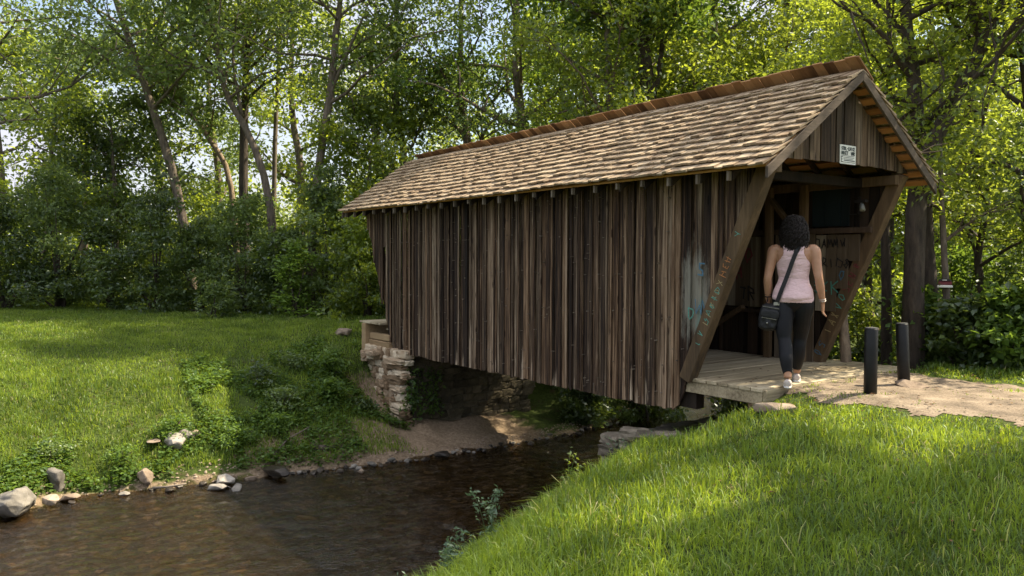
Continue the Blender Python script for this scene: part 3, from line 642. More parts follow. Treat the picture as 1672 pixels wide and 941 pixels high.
def blob_stone(mb, c, sx, sy, sz, yaw=0, seed=0, rnd=None):
    """a rounded, split stone: subdivided box pushed towards a superellipsoid and roughened"""
    N = 4; vs = {}; V = []; F = []
    def vid(p):
        k = tuple(round(t, 4) for t in p)
        if k not in vs: vs[k] = len(V); V.append(p)
        return vs[k]
    for ax_ in range(3):
        for sg in (-1, 1):
            for i in range(N):
                for j in range(N):
                    q = []
                    for (a, c2) in ((i, j), (i+1, j), (i+1, j+1), (i, j+1)):
                        p = [0, 0, 0]; p[ax_] = sg; p[(ax_+1) % 3] = -1+2*a/N; p[(ax_+2) % 3] = -1+2*c2/N; q.append(vid(tuple(p)))
                    F.append(tuple(q) if sg > 0 else tuple(q[::-1]))
    out = []; cs, sn = math.cos(yaw), math.sin(yaw)
    for p in V:
        v = Vector(p); e = (abs(v.x)**7+abs(v.y)**7+abs(v.z)**7)**(1/7); v = v/e
        nn = noise.noise(v*1.3+Vector((seed*3.7, seed, 0)))*.20+noise.noise(v*2.6+Vector((seed, 0, seed*2)))*.13
        v = v*(1+nn); x, y, z = v.x*sx, v.y*sy, v.z*sz
        out.append((c[0]+x*cs-y*sn, c[1]+x*sn+y*cs, c[2]+z))
    mb.add(out, F, rnd)
abut = empty('stone_abutment', 'rubble stone abutment with a pale corner pillar under the far end of the bridge', 'abutment', (-6.6, 1, -1.5))
mb = MB(); mb.box(-7.6, -6.32, -.02, 2.3, -1.7, -.40); mb.build('core', M_mortar, abut)
mb = MB(); mb2 = MB(); k = 0
z = -1.62
while z < -.42:
    hgt = random.uniform(.04, .075); bat = (-.42-z)*.06
    x = -7.6
    while x < -6.2:      # face towards the lawn side of the camera (y = -.05)
        wd = random.uniform(.06, .15)
        blob_stone(mb, (x+wd, -.05-bat+random.uniform(-.03, .02), z+hgt+random.uniform(-.012, .012)), wd*.96, .085, hgt*.98, random.uniform(-.15, .15), k); k += 1; x += wd*1.85
    y = .12
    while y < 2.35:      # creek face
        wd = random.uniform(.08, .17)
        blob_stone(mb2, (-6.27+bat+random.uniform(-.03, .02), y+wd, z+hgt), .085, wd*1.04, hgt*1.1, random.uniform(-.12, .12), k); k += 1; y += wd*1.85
    z += hgt*1.9
for kk in range(13):       # projecting corner pillar stones
    z = -1.60+kk*.092; blob_stone(mb, (-6.26+random.uniform(-.09, .06)-kk*.004, -.09+random.uniform(-.05, .04), z), random.uniform(.12, .24), random.uniform(.09, .13), .043, random.uniform(-.3, .3), kk+500)
for kk in range(15):        # loose stones heaped at the top behind the boards
    blob_stone(mb, (-7.25+random.uniform(-.25, .35), -.16+random.uniform(-.08, .08), -.52+random.uniform(-.06, .17)), random.uniform(.07, .13), .08, random.uniform(.03, .05), random.uniform(-.5, .5), kk+700)
mb.build('stonework', M_stone, abut, False)
o = mb2.build('stonework', stonemat('shade_darkened_stone', [(.2, (.025, .022, .014)), (.5, (.075, .062, .040)), (.8, (.16, .13, .085))]), abut, False); o['label'] = 'stone face towards the creek, coloured dark for the shade under the bridge'  # deep shade under the bridge is put into this face's darker stone colour

crib = empty('timber_crib', 'squared tan timber crib carrying the deck end at the far side of the bridge', 'crib', (-7.3, 0, -.4))
mb = MB(); mb.box(-7.66, -7.50, -.16, 1.9, -.52, .06); mb.build('end_beam', M_crib, crib, bevel=.012)
mb = MB(); mb.box(-7.49, -6.7, -.10, .06, -.55, -.22); mb.build('side_beam', M_crib, crib, bevel=.012)
mb = MB(); mb.box(-7.49, -6.75, -.08, .05, -.21, -.10); mb.build('side_beam', M_crib, crib, bevel=.012)
mb = MB()
for kx in range(6): mb.box(-7.78+kx*.14, -7.645+kx*.14, -.14, 1.95, .065, .10)
mb.build('planks', M_deck, crib, bevel=.004)

low = empty('stone_footing', 'low weathered block footing under the near corner of the bridge', 'footing', (-.5, 0, -.8))
mb = MB(); random.seed(5)
for zz in range(5):
    x = -1.15
    while x < .1:
        wd = random.uniform(.09, .2); blob_stone(mb, (x+wd, -.12+random.uniform(-.03, .03), -1.29+zz*.115), wd*1.03, .13, .062, random.uniform(-.1, .1), int(x*50)+zz*7+900); x += wd*1.9
for yy_ in np.arange(.1, 2.3, .25):
    for zz in range(5): blob_stone(mb, (-1.0+random.uniform(-.04, .04), yy_, -1.29+zz*.115), .12, .14, .06, 0, int(yy_*40)+zz)
for (x, y, z, a) in ((-.35, -.2, -.68, .15), (-.05, -.25, -.62, .14), (.12, -.12, -.63, .12), (-.65, -.16, -.70, .14), (.3, -.05, -.58, .1)):
    blob_stone(mb, (x, y, z), a*1.2, a*.9, a*.45, random.uniform(0, 1), int(x*100)+77)
mb.build('stonework', stonemat('grey_buff_footing_stone', [(.2, (.05, .043, .032)), (.5, (.15, .125, .095)), (.8, (.30, .26, .20))]), low, False)

# ------------------------------------------------------------------ bollards
M_bol = plain('black_bollard_paint', (.0065, .0065, .007), .45, .6, 9, .1, spec=.3); M_boltop = plain('dull_bollard_cap', (.06, .06, .062), .5, .3, 20)
for (x, y, h, r, tilt, lab) in ((1.62, .60, .625, .058, 0, 'black metal bollard at the edge of the dirt, the one nearer the woman'), (1.50, 1.42, .625, .058, -.055, 'slightly leaning black metal bollard in front of the leafy shrubs')):
    z0 = Hs(x, y)-.05
    bo = empty('bollard', lab, 'bollard', (x, y, z0), 'black bollards at the deck'); bo.rotation_euler = (0, tilt, 0)
    vs_ = []
    mb = MB(); mb.tube([(0, 0, 0), (0, 0, h*.5), (0, 0, h+.03), (0, 0, h+.04)], [r, r, r, r*.93], 28)
    me = mk_mesh('post', mb.v, faces=mb.f, rnd=mb.r, smooth=False); oo = link('post', me, M_bol, bo)
    md = oo.modifiers.new('b', 'BEVEL'); md.width = .004; md.limit_method = 'ANGLE'; md.angle_limit = R(50); me.polygons.foreach_set('use_smooth', [len(p.vertices) == 4 for p in me.polygons])
    mb = MB(); mb.tube([(0, 0, h+.041), (0, 0, h+.048), (0, 0, h+.052)], [r*.94, r*.9, r*.5], 28)
    link('cap', mk_mesh('cap', mb.v, faces=mb.f, rnd=mb.r), M_boltop, bo)

#__PART2__
# ------------------------------------------------------------------ woman walking onto the deck
random.seed(3)
fl_, fr_ = Vector((.99, .24, .0)), Vector((.79, .64, 0.0))       # left and right foot
mid = (fl_+fr_)/2
dv = Vector((pray(1300, 470)[0], pray(1300, 470)[1])).normalized()
pyaw = math.atan2(-dv.x, dv.y)
woman = empty('person', 'woman from behind in pink tank top and black leggings stepping onto the deck', 'person', (mid.x+.01, mid.y, 0))
woman.rotation_euler = (0, 0, pyaw)
WM = Matrix.Translation(woman.location) @ Matrix.Rotation(pyaw, 4, 'Z'); WI = WM.inverted()
def loft(rings, n=20, cap=True):
    """rings: (centre, axis u, axis v, ru, rv)"""
    V, F = [], []
    for c, u, v, ru, rv in rings:
        for k in range(n):
            t = 2*math.pi*k/n; V.append(Vector(c)+Vector(u)*math.cos(t)*ru+Vector(v)*math.sin(t)*rv)
    for i in range(len(rings)-1):
        for k in range(n): F.append((i*n+k, i*n+(k+1) % n, (i+1)*n+(k+1) % n, (i+1)*n+k))
    if cap: F += [tuple(range(n-1, -1, -1)), tuple(range((len(rings)-1)*n, len(rings)*n))]
    return V, F
def hrings(lst): return [((x, y, z), (1, 0, 0), (0, 1, 0), rx, ry) for (x, y, z, rx, ry) in lst]
def limb(lst, n=16):
    """lst: (x,y,z,r); catmull smoothing"""
    pts = [Vector(p[:3]) for p in lst]; rr = [p[3] for p in lst]; P_, R_ = [], []
    for i in range(len(pts)-1):
        p0, p1, p2, p3 = pts[max(i-1, 0)], pts[i], pts[i+1], pts[min(i+2, len(pts)-1)]
        r0, r1, r2, r3 = rr[max(i-1, 0)], rr[i], rr[i+1], rr[min(i+2, len(pts)-1)]
        for k in range(4):
            t = k/4; f = lambda a, b_, c, d: .5*((2*b_)+(-a+c)*t+(2*a-5*b_+4*c-d)*t*t+(-a+3*b_-3*c+d)*t**3)
            P_.append(f(p0, p1, p2, p3)); R_.append(max(.002, f(r0, r1, r2, r3)))
    P_.append(pts[-1]); R_.append(rr[-1]); mbb = MB(); mbb.tube(P_, R_, n, 0); return mbb.v, mbb.f
def remesh(parts, voxel, smooth=6, name='body', cut=None, solid=0):
    V, F = [], []
    for v, f in parts:
        k = len(V); V += [tuple(p) for p in v]; F += [tuple(i+k for i in q) for q in f]
    me = bpy.data.meshes.new(name); me.from_pydata(V, [], F)
    bm = bmesh.new(); bm.from_mesh(me); bmesh.ops.recalc_face_normals(bm, faces=bm.faces); bm.to_mesh(me); bm.free()
    ob = bpy.data.objects.new(name, me); COL.objects.link(ob)
    m1 = ob.modifiers.new('r', 'REMESH'); m1.mode = 'VOXEL'; m1.voxel_size = voxel
    m2 = ob.modifiers.new('s', 'SMOOTH'); m2.iterations = smooth; m2.factor = .5
    dg = bpy.context.evaluated_depsgraph_get(); out = bpy.data.meshes.new_from_object(ob.evaluated_get(dg))
    bpy.data.objects.remove(ob); bpy.data.meshes.remove(me)
    if cut:
        bm = bmesh.new(); bm.from_mesh(out)
        bmesh.ops.delete(bm, geom=[f for f in bm.faces if cut(f.calc_center_median())], context='FACES'); bm.to_mesh(out); bm.free()
    out.polygons.foreach_set('use_smooth', [True]*len(out.polygons)); out.name = name
    return out
LF, RF = WI @ fl_, WI @ fr_
def leg(s, foot, g=0.0, low=0.0):
    hx = .088*s; ax_ = foot.x; ay = foot.y
    return [(hx, 0, .86, .095+g), (hx*1.02, -.005+ay*.05, .78, .098+g), (hx*.95, ay*.22, .66, .086+g), (hx*.88+ax_*.08, ay*.42+.015, .54, .070+g), (hx*.7+ax_*.25, ay*.52+.02, .45, .057+g),
            (hx*.5+ax_*.4, ay*.62-.004, .36, .058+g), (hx*.35+ax_*.6, ay*.75-.012, .27, .056+g), (hx*.15+ax_*.8, ay*.9, .17, .042+g), (ax_, ay, .095+low, .034+g)]
LF2 = Vector((-.035, LF.y, 0)); RF2 = Vector((.045, RF.y, 0))
torso = hrings([(0, 0, .74, .11, .07), (0, -.008, .80, .162, .105), (0, -.018, .86, .172, .118), (0, -.01, .93, .160, .105), (0, 0, 1.0, .138, .088), (0, .004, 1.06, .131, .082), (0, .004, 1.13, .140, .088),
                (0, -.002, 1.21, .156, .094), (0, -.006, 1.28, .172, .092), (0, -.006, 1.33, .172, .080), (0, -.004, 1.365, .135, .066), (0, 0, 1.39, .085, .055), (0, .005, 1.42, .054, .050), (0, .015, 1.48, .048, .048), (0, .02, 1.53, .045, .048)])
def ell(c, rx, ry, rz, n=16, m_=10): return loft([((c[0], c[1], c[2]-rz*math.cos(math.pi*i/m_)), (1, 0, 0), (0, 1, 0), max(.001, rx*math.sin(math.pi*i/m_)), max(.001, ry*math.sin(math.pi*i/m_))) for i in range(m_+1)], n)
head = [ell((0, .03, 1.545), .072, .09, .108), ell((0, .055, 1.50), .052, .06, .065), ell((0, .122, 1.535), .011, .016, .022), ell((0, .112, 1.495), .022, .01, .009), ell((-.074, .03, 1.54), .01, .018, .03), ell((.074, .03, 1.54), .01, .018, .03)]
def arm(s, sh, el, wr, hd, fingers_dir, g=0):
    sh, el, wr, hd = map(Vector, (sh, el, wr, hd)); out = []
    a = sh.lerp(el, .35); b_ = sh.lerp(el, .75); c = el.lerp(wr, .3); d = el.lerp(wr, .75)
    out.append(limb([(*(sh+Vector((-s*.045, 0, .012))), .048), (*sh, .056), (*a, .050), (*b_, .043), (*el, .039), (*c, .040), (*d, .030), (*wr, .0245)]))
    ax_ = (hd-wr).normalized(); side = Vector(fingers_dir).normalized(); nrm = ax_.cross(side).normalized(); side = nrm.cross(ax_)
    out.append(loft([(wr+ax_*t, side, nrm, ru, rv) for t, ru, rv in ((-.015, .024, .02), (.01, .025, .018), (.04, .036, .016), (.075, .038, .0145), (.09, .035, .012))], 14))
    base = wr+ax_*.08
    for i, (off, ln) in enumerate(((-.028, .062), (-.0095, .072), (.0095, .068), (.027, .052))):
        p = base+side*off; curl = nrm*(-s*1)*(.012+.003*i)
        out.append(limb([(*(p-ax_*.02), .009), (*(p+ax_*ln*.35+curl*.3), .0085), (*(p+ax_*ln*.7+curl*1.1), .0078), (*(p+ax_*ln*.95+curl*2.2), .0065)], 8))
    t0 = wr+ax_*.03-side*.022
    out.append(limb([(*t0, .012), (*(t0-side*.022+ax_*.028), .011), (*(t0-side*.030+ax_*.055), .0095), (*(t0-side*.028+ax_*.078-nrm*s*.004), .0075)], 8))
    return out
armL = arm(-1, (-.188, -.004, 1.315), (-.238, -.03, 1.045), (-.235, .045, .83), (-.232, .085, .70), (0, -1, 0))
armR = arm(1, (.188, -.004, 1.315), (.232, -.045, 1.045), (.272, .02, .815), (.272, .055, .70), (-.2, -1, 0))
M_skin, n, l, b = mat('tan_skin')
tcs = n.new('ShaderNodeTexCoord'); gs = noise_n(n, 14, 4); l(tcs.outputs['Object'], gs.inputs['Vector'])
rs = ramp(n, [(.3, (.36, .185, .105)), (.7, (.44, .24, .145))]); l(gs.outputs[0], rs.inputs[0]); l(rs.outputs[0], b.inputs['Base Color'])
b.inputs['Roughness'].default_value = .5; b.inputs['Subsurface Weight'].default_value = .08; b.inputs['Subsurface Radius'].default_value = (.02, .008, .004)
body_parts = [loft(torso), limb(leg(-1, LF2)), limb(leg(1, RF2))]+head+armL+armR
for F_ in (LF2, RF2): body_parts.append(ell((F_.x, F_.y+.05, .045), .036, .10, .035))
body = link('body', remesh(body_parts, .0062, 4), M_skin, woman)
# tank top: back cut with wide armholes and thin shoulder pieces
tt = [((c[0], c[1], c[2]), u, v, ru+.009+(.012 if c[2] < .95 else 0), rv+.010+(.010 if c[2] < .95 else 0)) for c, u, v, ru, rv in torso if c[2] < 1.40]
tt = [r for r in tt if r[0][2] > .79]
def cut_tank(p):
    if p.z < .815: return True
    ax = abs(p.x)
    if p.z > 1.385: return True
    if p.z > 1.14:       # armhole narrowing towards the shoulder
        lim = .166-.075*sstep(1.15, 1.30, p.z)+.012*sstep(1.31, 1.38, p.z)
        if ax > lim: return True
    if p.z > 1.335 and ax < .045: return True
    return False
M_tank, n, l, b = mat('pale_pink_jersey')
tcs = n.new('ShaderNodeTexCoord'); gs = noise_n(n, 5, 5); mpp = n.new('ShaderNodeMapping'); mpp.inputs['Scale'].default_value = (1, 1, 2.6); mpp.inputs['Rotation'].default_value = (0, .5, 0); l(tcs.outputs['Object'], mpp.inputs[0]); l(mpp.outputs[0], gs.inputs['Vector'])
b.inputs['Base Color'].default_value = (.70, .49, .50, 1); b.inputs['Roughness'].default_value = .8; b.inputs['Sheen Weight'].default_value = .2
bp = n.new('ShaderNodeBump'); bp.inputs['Strength'].default_value = 1; bp.inputs['Distance'].default_value = .045; l(gs.outputs[0], bp.inputs['Height']); l(bp.outputs[0], b.inputs['Normal'])
tank_me = remesh([loft(tt, 28)], .006, 3, 'tank_top', cut_tank)
for v in tank_me.vertices:
    k = noise.noise(Vector((v.co.x*9+v.co.z*5, v.co.y*6, v.co.z*12)))*.0055*(1-sstep(1.15, 1.3, v.co.z)); v.co.x += k*(1 if v.co.x > 0 else -1); v.co.y += k*(1 if v.co.y > 0 else -1)
tank = link('tank_top', tank_me, M_tank, woman); md = tank.modifiers.new('s', 'SOLIDIFY'); md.thickness = .003; md.offset = 0
M_legg = plain('black_leggings', (.006, .0066, .009), .6, .25, 12, .15, spec=.25)
pelvis = hrings([(0, 0, .73, .10, .07), (0, -.01, .78, .158, .108), (0, -.02, .84, .176, .124), (0, -.015, .90, .168, .115), (0, -.004, .96, .150, .098)])
legg = link('leggings', remesh([loft(pelvis), limb(leg(-1, LF2, .0075, .045)), limb(leg(1, RF2, .0075, .045))], .0065, 5, 'leggings'), M_legg, woman)
# shoes
M_shoe = plain('pale_beige_shoe', (.48, .42, .38), .75, .15, 60, .3); M_sole = plain('white_rubber_sole', (.62, .60, .56), .6, .1)
for F_ in (LF2, RF2):
    sh_ = [loft([((F_.x, F_.y+y, zc), (1, 0, 0), (0, 0, 1), rx, rz) for (y, zc, rx, rz) in ((-.048, .045, .015, .018), (-.04, .048, .030, .036), (-.01, .05, .036, .040), (.05, .044, .038, .034), (.11, .036, .042, .026), (.16, .03, .038, .020), (.195, .026, .022, .012))], 18)]
    sho = link('shoe', remesh(sh_, .006, 2, 'shoe'), M_shoe, woman)
    so = [loft([((F_.x, F_.y+y, .0105), (1, 0, 0), (0, 0, 1), rx, .011) for (y, rx) in ((-.056, .014), (-.046, .032), (-.01, .039), (.05, .040), (.11, .045), (.16, .041), (.20, .022))], 12)]
    link('sole', remesh(so, .006, 1, 'sole'), M_sole, sho)
# hair: dark curls
M_hair = plain('dark_curly_hair', (.013, .009, .008), .6, .5, 40, 0, spec=.3)
cap = ell((0, .012, 1.548), .100, .108, .118, 20, 12)
cap2 = ell((0, -.045, 1.42), .105, .065, .15, 16, 10)
cap_me = remesh([cap, cap2], .008, 4, 'hair', lambda p: p.y > .085 and p.z < 1.60)
for v in cap_me.vertices:
    k = noise.noise(v.co*38)*.016+noise.noise(v.co*16)*.012; v.co += v.normal*k
hair = link('hair', cap_me, M_hair, woman)
mb = MB()
for i in range(760):
    th = random.uniform(-math.pi*1.08, math.pi*.08); ph = random.uniform(.05, 1.0)
    root = Vector((math.cos(th)*.093*math.sin(ph*1.7), .012+math.sin(th)*.10*math.sin(ph*1.7), 1.545+.115*math.cos(ph*1.7)))
    out = Vector((root.x, root.y-.012, 0)); out = out.normalized() if out.length > .01 else Vector((random.uniform(-1, 1), -1, 0)).normalized()
    ln = random.uniform(.20, .36)*(1-.15*(abs(root.x) > .07)); end_z = max(root.z-ln, 1.225+random.uniform(0, .08)+.35*abs(root.x))
    if end_z > root.z-.05: end_z = root.z-.05
    hr = random.uniform(.006, .012); fq = random.uniform(80, 130); p0 = random.uniform(0, 6.3); pts = []; N = 32
    flare = random.uniform(.014, .050)
    for k in range(N):
        t = k/(N-1); z = root.z+(end_z-root.z)*t**1.15+.018*math.sin(min(1, t*4)*math.pi)
        base = Vector((root.x, root.y, z))+out*(.012+flare*math.sin(min(t*1.5, 1)*math.pi*.5)-.05*t*t)
        if z < 1.40: base.y = min(base.y, -.075+abs(base.x)*.2)
        a = p0+z*fq; pts.append(base+Vector((math.cos(a)*hr, math.sin(a)*hr, 0)))
    mb.tube(pts, [.0040*(1-.5*k/(N-1)) for k in range(N)], 4)
hc = link('curls', mk_mesh('curls', mb.v, faces=mb.f, rnd=mb.r, smooth=True), M_hair, hair)
# bracelets
def ring(c, axd, r, th, nm, mt):
    c, axd = Vector(c), Vector(axd).normalized(); a = axd.cross(Vector((0, 1, 0))).normalized(); q_ = axd.cross(a); pts = [c+a*math.cos(t)*r+q_*math.sin(t)*r for t in np.linspace(0, 2*math.pi, 20)]
    mb = MB(); mb.tube(pts, [th]*20, 6, cap=False); return link(nm, mk_mesh(nm, mb.v, faces=mb.f, rnd=mb.r, smooth=True), mt, woman)
M_bead = plain('dark_bead', (.03, .02, .018), .4); M_silver = plain('pale_bracelet', (.55, .50, .45), .35, .1, metal=.5)
ring((-.236, .033, .865), (0, -.2, 1), .030, .006, 'bracelet', M_bead); ring((-.236, .03, .885), (0, -.2, 1), .030, .0045, 'bracelet', M_bead)
ring((.268, .012, .845), (-.15, -.2, 1), .030, .0045, 'bracelet', M_silver); ring((.271, .017, .828), (-.15, -.2, 1), .030, .004, 'bracelet', M_silver)

# crossbody bag
bag = empty('crossbody_bag', "black zipped crossbody bag with a wide strap hanging at the woman's left hip", 'bag', woman.location); bag.rotation_euler = (0, 0, pyaw)
M_bag = plain('black_nylon', (.009, .0095, .011), .55, .4, 22, .8, spec=.35); M_strap = plain('black_webbing', (.010, .010, .011), .7, .3, 90, .3); M_zip = plain('dull_metal', (.35, .34, .32), .35, .1, metal=.9)
bc = Vector((-.215, -.085, .665)); rotb = Matrix.Rotation(R(9), 4, 'Y')
def bagv(part): v, f = part; return [bc+(rotb @ Vector(p)) for p in v], f
def slab(c, sx, sy, sz, e=3.5, n=24, m_=12):
    rg = []
    for i in range(m_+1):
        t = -1+2*i/m_; k = max(.02, (1-abs(t)**e))**(1/e); rg.append((c[0], c[1], c[2]+t*sz, sx*(.86+.14*k)*(.25+.75*k), sy*k))
    V, F = [], []
    for (x, y, z, a, c_) in rg:
        for k in range(n):
            th = 2*math.pi*k/n; cs, sn = math.cos(th), math.sin(th); q = (abs(cs)**3+abs(sn)**3)**(-1/3); V.append(Vector((x+cs*q*a, y+sn*q*c_, z)))
    for i in range(m_):
        for k in range(n): F.append((i*n+k, i*n+(k+1) % n, (i+1)*n+(k+1) % n, (i+1)*n+k))
    F += [tuple(range(n-1, -1, -1)), tuple(range(m_*n, (m_+1)*n))]; return V, F
bme = remesh([bagv(slab((0, 0, 0), .098, .045, .135)), bagv(slab((0, -.038, -.035), .080, .022, .085))], .006, 3, 'pouch')
for v in bme.vertices: v.co += v.normal*(noise.noise(v.co*22)*.006)
link('pouch', bme, M_bag, bag)
link('flap', remesh([bagv(slab((0, -.052, .035), .088, .014, .045))], .006, 2, 'flap'), M_bag, bag)
mb = MB()
for (z, xx, yy_) in ((-.008, .07, -.068), (.098, .078, -.046)):
    a, c = bc+rotb @ Vector((-xx, yy_, z)), bc+rotb @ Vector((xx, yy_, z)); mb.tube([a, c], [.0028]*2, 6)
link('zipper', mk_mesh('zipper', mb.v, faces=mb.f, rnd=mb.r), M_zip, bag)
link('stud', remesh([ell(bc+rotb @ Vector((-.01, -.065, -.055)), .009, .004, .009, 10, 6)], .0025, 1, 'stud'), M_zip, bag)
sp = [(-.150, -.118, .80), (-.128, -.132, .87), (-.10, -.136, .95), (-.07, -.128, 1.03), (-.04, -.122, 1.12), (-.008, -.120, 1.22), (.025, -.112, 1.31), (.05, -.083, 1.375), (.062, -.02, 1.415), (.055, .06, 1.385), (.03, .105, 1.30), (-.02, .118, 1.18), (-.08, .115, 1.05), (-.15, .10, .93), (-.235, .02, .84), (-.25, -.05, .79)]
V, F = [], []
for i, p in enumerate(sp):
    p = Vector(p); d = (Vector(sp[min(i+1, len(sp)-1)])-Vector(sp[max(i-1, 0)])).normalized(); nrm = Vector((p.x*.4, p.y, 0)).normalized()
    if 7 <= i <= 9: nrm = Vector((.2, (p.y+.0)*3, 1)).normalized()
    s = d.cross(nrm).normalized()*.0195; nrm = s.cross(d).normalized()*.0022
    V += [p-s-nrm, p+s-nrm, p+s+nrm, p-s+nrm]
for i in range(len(sp)-1):
    for k in range(4): F.append((i*4+k, i*4+(k+1) % 4, (i+1)*4+(k+1) % 4, (i+1)*4+k))
F += [(3, 2, 1, 0), tuple((len(sp)-1)*4+k for k in range(4))]
link('strap', mk_mesh('strap', V, faces=F, smooth=False), M_strap, bag)
mb = MB(); mb.box(-.176, -.124, -.128, -.118, .785, .815); link('buckle', mk_mesh('buckle', mb.v, faces=mb.f, rnd=mb.r), M_zip, bag)

G1 = 'trees along the far edge of the lawn'
# ------------------------------------------------------------------ foliage tools
def leaf_arrays(c, size, flat=.5, aspect=.5, droop=.15, rg=rng):
    """c (N,3) -> folded leaf blades (4 verts, 2 triangles each)"""
    N = len(c); nv = rg.normal(size=(N, 3))*(1-flat); nv[:, 2] += flat*1.2; nv /= np.linalg.norm(nv, axis=1, keepdims=True)
    t = rg.normal(size=(N, 3)); t -= nv*(t*nv).sum(1, keepdims=True); t /= np.linalg.norm(t, axis=1, keepdims=True)
    b_ = np.cross(nv, t); Ls = (size*rg.uniform(.6, 1.25, N))[:, None]; W_ = Ls*aspect*.5
    v0 = c; v1 = c+t*Ls*.45+b_*W_+nv*Ls*.07; v2 = c+t*Ls-nv*Ls*droop; v3 = c+t*Ls*.45-b_*W_+nv*Ls*.07
    V = np.stack([v0, v1, v2, v3], 1).reshape(-1, 3); i = np.arange(N)[:, None]*4
    T = np.concatenate([i+np.array([[0, 2, 1]]), i+np.array([[0, 3, 2]])], 1).reshape(-1, 3)
    return V, T
def foliage(name, mt, parent, centres, size, flat=.5, aspect=.5, base=None, tone=.0, sd=None, droop=.15):
    c = np.asarray(centres, float); inb = (c[:, 0] > -8.3) & (c[:, 0] < 1.6) & (c[:, 1] > (-.6 if size > .09 else .1)) & (c[:, 1] < 2.95) & (c[:, 2] > -.3) & (c[:, 2] < 3.6)
    c = c[~inb]; V, T = leaf_arrays(c, size, flat, aspect, droop)
    cl = vnoise(c[:, 0]+c[:, 2]*.7, c[:, 1]+c[:, 2]*.9, .8, 31)*.5       # light and dark clumps by leaf age
    r = np.clip(.42+cl+tone+rng.normal(size=len(c))*.2, 0, 1); r = np.repeat(r, 4)
    if parent is not None: V = V-np.array(parent.location)
    return link(name, mk_mesh(name, V, tri=T, rnd=r), mt, parent)
def clump_pts(cl, n):
    """cl (K,4): centre and radius; n leaves each, in flattened tufts"""
    cl = np.asarray(cl, float); k = rng.integers(0, len(cl), n*len(cl)); g = rng.normal(size=(len(k), 3))*cl[k, 3:4]*np.array([.55, .55, .30]); return cl[k, :3]+g
def curve(pts, n):
    pts = np.asarray(pts, float); t = np.linspace(0, len(pts)-1, n); i = np.clip(t.astype(int), 0, len(pts)-2); f = (t-i)[:, None]
    p0, p1, p2, p3 = pts[np.maximum(i-1, 0)], pts[i], pts[i+1], pts[np.minimum(i+2, len(pts)-1)]
    return .5*((2*p1)+(-p0+p2)*f+(2*p0-5*p1+4*p2-p3)*f*f+(-p0+3*p1-3*p2+p3)*f**3)
def tree(name, label, path, r0, mt_leaf, mt_bark=None, nbr=12, t0=.35, blen=2.2, nleaf=60, lsize=.15, crad=.6, group=None, r1=None, top=True, flat=.45, sub=5, tone=0, limbs=(), rise=.35, dirbias=None):
    if group == G1: r0 = r0*.78
    path = curve(path, 14); gz = Hs(path[0][0], path[0][1])-.12
    base = Vector((path[0][0], path[0][1], gz)); path[0][2] = gz
    t = empty(name, label, 'tree', base, group); r1 = r1 or r0*.22
    mb = MB(); n = len(path); rad = [r0*(1.25 if i == 0 else 1)*(1-i/(n-1))**.8+r1 for i in range(n)]
    pp = [Vector(p)+Vector((random.uniform(-1, 1), random.uniform(-1, 1), 0))*r0*.12 for p in path]; mb.tube(pp, rad, 9, jag=.06)
    lens = np.linalg.norm(np.diff(path, axis=0), axis=1).sum(); cl = []
    def branch(p, d, ln, r, depth):
        pts = [p]; q = np.array(p, float); dd_ = np.array(d, float); m_ = 5
        for k in range(m_):
            dd_ = dd_+rng.normal(size=3)*.16+np.array([0, 0, .04]); dd_ /= np.linalg.norm(dd_); q = q+dd_*ln/m_; pts.append(q.copy())
        mb.tube(pts, [r*(1-.8*k/m_) for k in range(m_+1)], 5 if depth == 0 else 4, cap=False)
        if depth == 0:
            for s in range(sub):
                k = rng.integers(1, m_+1); dn = dd_*.55+rng.normal(size=3)*.55; dn[2] += .12; dn /= np.linalg.norm(dn); branch(pts[k], dn, ln*rng.uniform(.35, .6), r*.42, 1)
            cl.append((*pts[-1], crad)); cl.append((*pts[3], crad*.8))
        else:
            for k in (2, 4, 5): cl.append((*(np.array(pts[k])+rng.normal(size=3)*.08), crad*rng.uniform(.6, 1.1)))
    for i in range(nbr):
        f = t0+(1-t0)*(i+rng.uniform(0, 1))/nbr*.98; k = f*(n-1); a = int(min(k, n-2)); p = path[a]*(1-(k-a))+path[a+1]*(k-a)
        th = i*2.4+rng.uniform(-.5, .5); ln = blen*(1.15-.62*max(0, (f-t0)/(1-t0)))*rng.uniform(.7, 1.2)
        d = np.array([math.cos(th), math.sin(th), rise+rng.uniform(-.15, .35)])
        if dirbias is not None: d[:2] += dirbias
        branch(p, d/np.linalg.norm(d), ln, rad[a]*.42+.008, 0)
    for lp, lr in limbs:
        lc = curve(lp, 8); mb.tube([Vector(q) for q in lc], [lr*(1-.75*k/7) for k in range(8)], 7, jag=.05)
        for k in (4, 5, 6, 7):
            d = rng.normal(size=3); d[2] = abs(d[2])*.5+.2; branch(lc[k], d/np.linalg.norm(d), blen*.6, lr*.35, 0)
    mb.build('trunk', mt_bark or M_bark, t, True)
    if nleaf and cl: foliage('crown', mt_leaf, t, clump_pts(cl, nleaf), lsize, flat, .52, tone=tone)
    return t
def gpath(pix, d, foot=None):
    """trunk through pixel places at its own distance d; the foot goes down to the ground"""
    pts = [P(u, v, d) for u, v in pix]
    return pts
